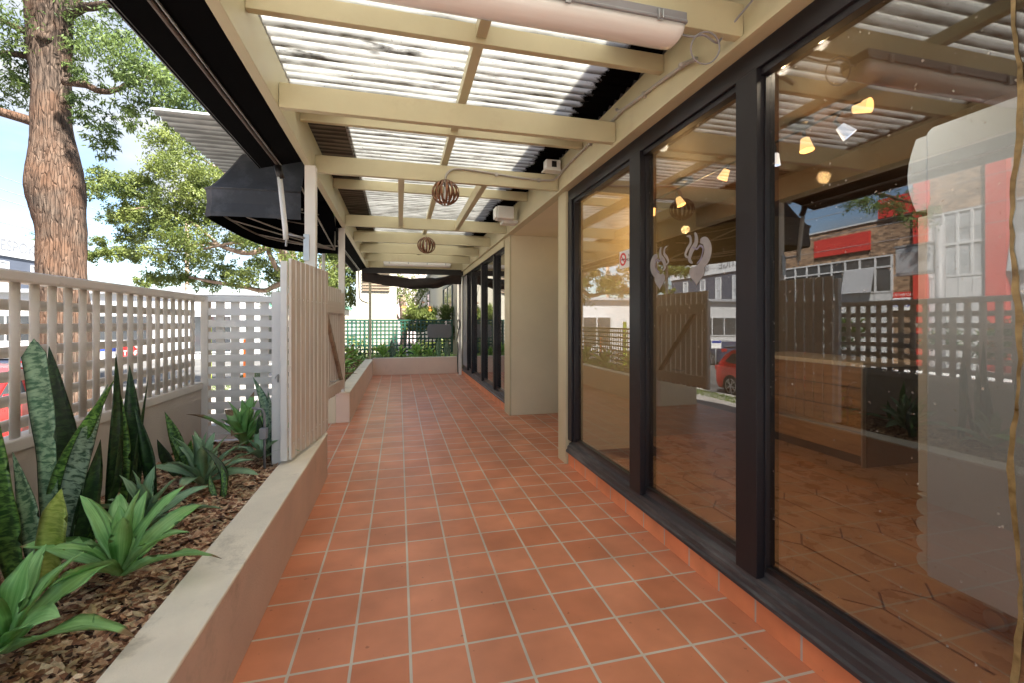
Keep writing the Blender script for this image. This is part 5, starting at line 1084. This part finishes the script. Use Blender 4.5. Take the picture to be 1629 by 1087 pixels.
MB().box(-48, -33, 28, 54.6, -1.1, 7.2).build('wall', GREYB, gb); MB().box(-48.1, -32.85, 27.9, 54.7, 7.2, 9.05).build('parapet', WPAINT, gb)
PG = mat('pale_grey_lettering', (.16,.17,.19,1), .6, .05, 3, 0)
text('parapet_lettering', 'PRESTIGE', 1.30, (-32.845, 42.3, 8.08), (R(90),0,R(90)), PG, gb, .02); text('parapet_lettering', 'BESPOKE', 1.30, (-32.845, 49.3, 8.08), (R(90),0,R(90)), PG, gb, .02)
for y in (31.2, 34.0, 36.8, 39.6, 42.4, 45.2, 48.0, 51.4): win(gb, -32.995, y-.42, y+.42, 3.9, 6.7, 1, (.5,), WPAINT, GLL, fw=.12)
MB().box(-32.995, -32.0, 28, 54.6, 1.2, 2.3).build('canopy', WPAINT, gb); MB().box(-32.99, -32.95, 30, 44, -1.0, 1.1).build('shopfront', GLD, gb); MB().box(-32.99, -32.95, 48, 53, -1.0, 1.1).build('roller_door', LGREY, gb)
text('street_number', '45', .9, (-32.93, 46.0, .35), (R(90),0,R(90)), WHT, gb)
def block(name, label, x0, x1, y0, y1, z1, m, roofm, wins=(), zb=-1.1, oh=.3, cat='building'):
    t = thing(name, label, cat, ((x0+x1)/2,(y0+y1)/2,zb)); MB().box(x0,x1,y0,y1,zb,z1).build('wall', m, t); MB().box(x0-oh,x1+oh,y0-oh,y1+oh,z1+.001,z1+.22).build('roof', roofm, t)
    for (a, c, za, zc, n) in wins:
        f = MB(); [f.box(a+(c-a)*i/n-.04, a+(c-a)*i/n+.04, y0-.06, y0, za, zc) for i in range(n+1)]; [f.box(a, c, y0-.055, y0, z-.04, z+.04) for z in (za, zc)]
        fo = f.build('window', WPAINT, t); MB().box(a, c, y0-.03, y0-.002, za, zc).build('pane', GLD, fo)
    return t
block('white_shed', 'long low white building seen over and through the lattice fence', -31, -9.5, 34, 44, 3.3, WPAINT, LGREY, [(-27,-22,.3,1.9,4),(-19,-15.5,.3,1.9,3),(-13.5,-11,-.6,1.9,2)])
block('bone_shop', 'small bone coloured shop with a green fascia behind the lattice screen', -8.8, -4.5, 36, 44, 2.6, BONE, mat('green_roof_edge', (.10,.32,.22,1), .5, .1, 1, 0), [(-8,-5.2,-.4,1.6,3)])
block('warehouse', 'pale warehouse beyond the red car on the left', -62, -36, 62, 75, 5.0, LGREY, WPAINT, [(-60,-40,1,2.4,8)])
rb = thing('cream_house', 'cream house with a louvred vent behind the green lattice fence at left', 'building', (-.8, 19, -.3))
MB().box(-1.50, -.11, 17, 22, -1.1, 4.6).build('wall', BONE, rb); vt = MB()
for i in range(7): vt.box(-1.28, -.33, 16.94, 16.999, 2.62+i*.105, 2.66+i*.105)
vt.build('vent', mat('vent_brown', (.30,.22,.15,1), .6, .1, 3, 0), rb); MB().box(-1.6, 0, 16.8, 22.1, 4.601, 4.8).build('roof', mat('faded_pink_roof', (.55,.42,.38,1), .7, .1, 1, .1, 20), rb)
rc = thing('cream_flats', 'cream block of flats with receding dark windows beyond the far planter at right', 'building', (4, 30, -.3))
MB().box(1.85, 9, 14.6, 52, -1.1, 4.3).build('wall', BONE, rc)
for y0, y1, z0, z1 in ((16.0,19.2,.9,2.85),(28.2,30.6,1.6,3.3),(36.4,38.6,1.6,3.3),(45.5,47.8,1.6,3.3)):
    f = MB(); f.box(1.80,1.849,y0-.12,y0,z0-.1,z1+.12); f.box(1.80,1.849,y1,y1+.12,z0-.1,z1+.12); f.box(1.80,1.849,y0,y1,z1,z1+.12); f.box(1.80,1.849,y0,y1,z0-.1,z0); f.box(1.815,1.849,(y0+y1)/2-.04,(y0+y1)/2+.04,z0,z1)
    fo = f.build('window', mat('slate_trim', (.10,.12,.12,1), .5, .1, 3, 0), rc); MB().box(1.83,1.848,y0,y1,z0,z1).build('pane', GLD, fo)
MB().box(1.7, 9.3, 14.2, 52.3, 4.301, 4.45).build('roof', LGREY, rc)
pk = block('pink_gable_house', 'faded pink rendered house front glimpsed above the rolled blind', -3.2, 5.0, 56, 66, 8.6, mat('pink_render', (.62,.50,.50,1), .7, .08, .8, .1, 10), WPAINT, [])
b = MB(); 
fl = thing('bird_of_paradise', 'bushy plants with orange flowers beyond the green lattice fence', 'plant', (.9, 16.2, -.2))
rgn = np.random.default_rng(4); cs = [(rgn.uniform(.25,1.75), rgn.uniform(15.2,16.4), rgn.uniform(.9,1.85)) for _ in range(26)]
npmesh('foliage', leaves_np(cs, [.24]*26, [150]*26, .26, .035, 4, -.7), LEAF2, fl)
for i in range(7):
    x, y, z = rgn.uniform(.0,1.6), rgn.uniform(15.0,16.2), rgn.uniform(1.75,2.15); m = MB()
    for k in range(5): a = k*.5-.9; m.add([(x,y,z),(x+.02+.12*math.sin(a),y,z+.11*math.cos(a)),(x+.03+.05*math.sin(a),y+.03,z+.03)], [(0,1,2)])
    m.build('flower', mat('orange_petal', (.75,.30,.06,1), .5, .1, 5, 0) if i == 0 else bpy.data.materials['orange_petal'], fl)
bush('garden_bush', 'green garden bushes low behind the green lattice fence', -1.5, 1.7, 14.6, 15.8, -.2, .75, 4000, 9, LEAF2, .14, .05)
# signs, poles and wires
def pole(name, label, x, y, z0, z1, r=.035, m=SILV): o = thing(name, label, 'sign', (x,y,z0)); MB().tube([(x,y,z0),(x,y,z1)], r, 10).build('post', m, o, smooth=True); return o
st = pole('stop_sign', 'red octagonal stop sign seen through the lattice fence', -9.9, 20, -1.1, .55)
oc = [(-9.9+.37*math.cos(R(22.5+45*i)), .27+.37*math.sin(R(22.5+45*i))) for i in range(8)]; MB().prism(oc, 'y', 19.93, 19.95).build('plate', WHT, st)
oc = [(-9.9+.34*math.cos(R(22.5+45*i)), .27+.34*math.sin(R(22.5+45*i))) for i in range(8)]; MB().prism(oc, 'y', 19.92, 19.929).build('red_face', RED, st); text('lettering', 'STOP', .26, (-9.9,19.915,.27), (R(90),0,0), WHT, st)
for x, lb in ((-10.75,'white and blue parking sign left of the stop sign'),(-12.7,'white and blue street board near the red car tail')):
    p_ = pole('parking_sign', lb, x, 20.3, -1.1, .5); MB().box(x-.3,x+.3,20.24,20.26,.05,.52).build('plate', WHT, p_); MB().box(x-.28,x+.28,20.232,20.239,.33,.50).build('blue_band', BLUE, p_)
ag = pole('red_board', 'small red and white board on a post by the far kerb', -17.2, 23.9, -1.0, .5); MB().box(-17.19,-17.15,23.3,23.75,-.25,.25).build('red_half', RED, ag); MB().box(-17.19,-17.15,23.76,24.15,-.25,.25).build('white_half', WHT, ag)
lb_ = pole('pole_lightbox', 'blank grey box sign on a thick grey pole in front of the brick building', -9.9, 8.42, -.95, 3.95, .10, GREYP)
MB().box(-10.0, -9.8, 8.58, 9.42, 2.80, 3.52).build('box', LGREY, lb_, bevel=.02); MB().box(-10.02, -9.78, 8.55, 9.45, 2.75, 2.799).build('box_edge', GREYP, lb_); MB().box(-10.02, -9.78, 8.55, 9.45, 3.521, 3.57).build('box_edge', GREYP, lb_)
ob = MB().box(-6.05, -5.95, 20.0, 20.1, -1.0, .8); tag(ob.build('orange_post', mat('orange_paint', (.70,.16,.02,1), .5, .05, 3, 0)), 'orange post glimpsed through the lattice screen', 'post')
lg = MB().box(-7.35, -7.20, 20.0, 20.1, -1.0, 1.5); tag(lg.build('lime_post', mat('lime_paint', (.45,.60,.03,1), .5, .05, 3, 0)), 'lime green banner post glimpsed through the lattice screen', 'post')
for i, (x, z) in enumerate(((-15.5,6.9),(-15.5,7.3),(-15.2,7.7),(-15.2,5.9),(-14.9,5.2))):
    pts = [(x,y,z-.55*(1-((y-14)/24)**2)) for y in range(-10,39,3)]
    tag(MB().tube(pts, .014, 5).build('overhead_cable', GREYP), '%s of the five thin overhead cables strung along the street' % ('second highest' if i == 1 else 'middle' if i == 0 else 'highest' if i == 2 else 'second lowest' if i == 3 else 'lowest'), 'cable', group='overhead cables along the street')
up = pole('power_pole', 'timber power pole beyond the stop sign', -15.3, 38.2, -1.1, 9, .14, TWIG); MB().box(-16.4,-14.2,38.1,38.2,7.2,7.35).build('crossarm', TWIG, up); up['category'] = 'pole'
# ------------------------------------------------------------------ cars
TYRE = mat('tyre', (.02,.02,.02,1), .8, .2, 10, .2, 60); ALLOY = mat('alloy_rim', (.55,.56,.58,1), .3, .1, 5, 0, metal=.8); CHROME = mat('headlamp', (.6,.62,.64,1), .15, .1, 5, 0, spec=.9); TAIL = mat('tail_lamp', (.30,.01,.01,1), .2, .1, 5, 0, spec=.8)
def paint(n, c): m = mat(n, c, .3, .04, 1, 0, spec=.5); m.node_tree.nodes['Principled BSDF'].inputs['Coat Weight'].default_value = .8; m.node_tree.nodes['Principled BSDF'].inputs['Coat Roughness'].default_value = .05; return m
def car(name, label, cat, loc, rz, pm, L_=4.5, W_=1.84, H_=1.62, suv=True):
    t = thing(name, label, cat, loc, rz, group='cars parked along the street'); hl = L_/2; z0 = .22
    low = [(-hl+.02,.42),(-hl+.10,z0+.02),(-hl+.4,z0),(hl-.4,z0),(hl-.1,z0+.04),(hl,.45),(hl-.02,.70),(hl-.14,.86),(hl-.75,.98),(hl-1.25,1.03),(-hl+.25,1.06),(-hl+.06,1.0),(-hl-.0,.75)]
    gh = [(hl-1.28,1.0),(hl-1.95,H_-.10),(hl-2.25,H_-.02),(-hl+1.3,H_),(-hl+.62,H_-.05),(-hl+.30,H_-.25),(-hl+.08,1.02)]
    def loft(pr, rings, nm, m, **k):
        b = MB(); n = len(pr); cx = sum(p[0] for p in pr)/n; cz = sum(p[1] for p in pr)/n
        for (y, s, ty) in rings:
            for (x, z) in pr: f = 1-ty*max(0,(z-1.0))/(H_-1.0) if ty else 1; b.v.append((cx+(x-cx)*s, y*f, cz+(z-cz)*s))
        for i in range(len(rings)-1):
            for j in range(n): b.f.append((i*n+j,i*n+(j+1)%n,(i+1)*n+(j+1)%n,(i+1)*n+j))
        b.f.append(tuple(range(n))); b.f.append(tuple((len(rings)-1)*n+j for j in range(n))); return b.build(nm, m, t, world=False, **k)
    h = W_/2
    body = loft(low, [(-h,.93,0),(-h+.03,.97,0),(-h+.14,1,0),(h-.14,1,0),(h-.03,.97,0),(h,.93,0)], 'body', pm, bevel=.03)
    loft(gh, [(-h+.06,.97,.20),(-h+.12,1,.20),(h-.12,1,.20),(h-.06,.97,.20)], 'roof', pm, bevel=.03)
    for s in (-1, 1):
        def side(pl, nm, m, off=.004):
            b = MB(); P = []
            for (x, z) in pl: yy = (h-.06)*(1-.20*(z-1.0)/(H_-1.0))+off; P.append((x, s*yy, z))
            Q = [(x, y-s*.012, z) for x, y, z in P]; n = len(P); b.add(P+Q, [tuple(range(n)), tuple(range(n,2*n))[::-1]]+[(i,(i+1)%n,n+(i+1)%n,n+i) for i in range(n)]); b.build(nm, m, t, world=False)
        side([(hl-1.50,1.06),(hl-2.02,H_-.14),(.08,H_-.10),(.08,1.06)], 'side_window', GLD); side([(0.0,1.06),(0.0,H_-.10),(-hl+1.22,H_-.12),(-hl+1.05,1.08)], 'side_window', GLD); side([(-hl+.97,1.10),(-hl+1.12,H_-.13),(-hl+.70,H_-.18),(-hl+.45,1.16)], 'side_window', GLD)
        for x in (hl-.88, -hl+.84):
            MB().prism([(x+.39*math.cos(R(a)), .34+.39*math.sin(R(a))) for a in range(-12,193,12)], 'y', s*(h-.2), s*(h+.002)).build('wheel_arch', TYRE, t, world=False)
            w_ = MB(); w_.lathe([(.20,-.10),(.33,-.11),(.35,-.07),(.35,.07),(.33,.11),(.20,.10)], (x,s*(h-.105),.35), 32, 'y'); wo = w_.build('wheel', TYRE, t, world=False, smooth=True)
            r_ = MB(); yb_ = s*(h+.0)
            for k in range(10): a = 2*math.pi*k/10+(.14 if k%2 else -.14); r_.bar((x,yb_,.35),(x+.235*math.cos(a),yb_,.35+.235*math.sin(a)),.02,.035,(0,1,0))
            r_.lathe([(.23,-.012),(.25,-.012),(.25,.012),(.23,.012),(.23,-.012)], (x,yb_,.35), 32, 'y'); r_.lathe([(.001,-.02),(.05,-.015),(.05,.015),(.001,.02)], (x,yb_,.35), 16, 'y'); r_.build('rim', ALLOY, wo, world=False)
        MB().box(hl-.30,hl-.08,s*(h-.38),s*(h-.08),.66,.80).build('headlight', CHROME, t, world=False, bevel=.02)
        MB().box(-hl+.0,-hl+.14,s*(h-.34),s*(h-.04),.82,1.0).build('tail_light', TAIL, t, world=False, bevel=.02)
        MB().box(hl-1.62,hl-1.50,s*(h-.02),s*(h+.14),1.02,1.14).build('mirror', pm, t, world=False, bevel=.02)
    b = MB(); b.add([(-hl+.065,-.62,1.10),(-hl+.065,.62,1.10),(-hl+.275,.56,H_-.30),(-hl+.275,-.56,H_-.30),(-hl+.10,-.62,1.10),(-hl+.10,.62,1.10),(-hl+.31,.56,H_-.30),(-hl+.31,-.56,H_-.30)], [(0,3,2,1),(4,5,6,7),(0,1,5,4),(1,2,6,5),(2,3,7,6),(3,0,4,7)]); b.build('rear_window', GLD, t, world=False)
    b = MB(); b.add([(hl-1.27,-.66,1.03),(hl-1.27,.66,1.03),(hl-1.93,.58,H_-.12),(hl-1.93,-.58,H_-.12),(hl-1.31,-.66,1.03),(hl-1.31,.66,1.03),(hl-1.97,.58,H_-.12),(hl-1.97,-.58,H_-.12)], [(0,1,2,3),(7,6,5,4),(0,4,5,1),(1,5,6,2),(2,6,7,3),(3,7,4,0)]); b.build('windscreen', GLD, t, world=False)
    MB().box(-hl-.015,-hl+.05,-.25,.25,.62,.74).build('number_plate', WHT, t, world=False)
    return t
car('parked_suv', 'red SUV parked at the near kerb behind the lattice fence', 'car', (-8.35, 11.55, -1.08), R(-90), paint('red_car_paint', (.42,.015,.015,1)))
car('parked_car', 'white car parked at the near kerb in front of the red one', 'car', (-8.35, 6.4, -1.08), R(-90), paint('white_car_paint', (.75,.75,.74,1)), 4.3, 1.78, 1.48)
car('parked_car', 'dark blue car parked on the far side of the street beyond the entrance', 'car', (-14.8, 23.5, -1.06), R(90), paint('navy_car_paint', (.03,.04,.07,1)), 4.4, 1.8, 1.46)
car('parked_car', 'silver white car parked on the far side of the street farther along', 'car', (-16.3, 30.5, -1.06), R(90), paint('silver_car_paint', (.6,.62,.64,1)), 4.4, 1.8, 1.46)
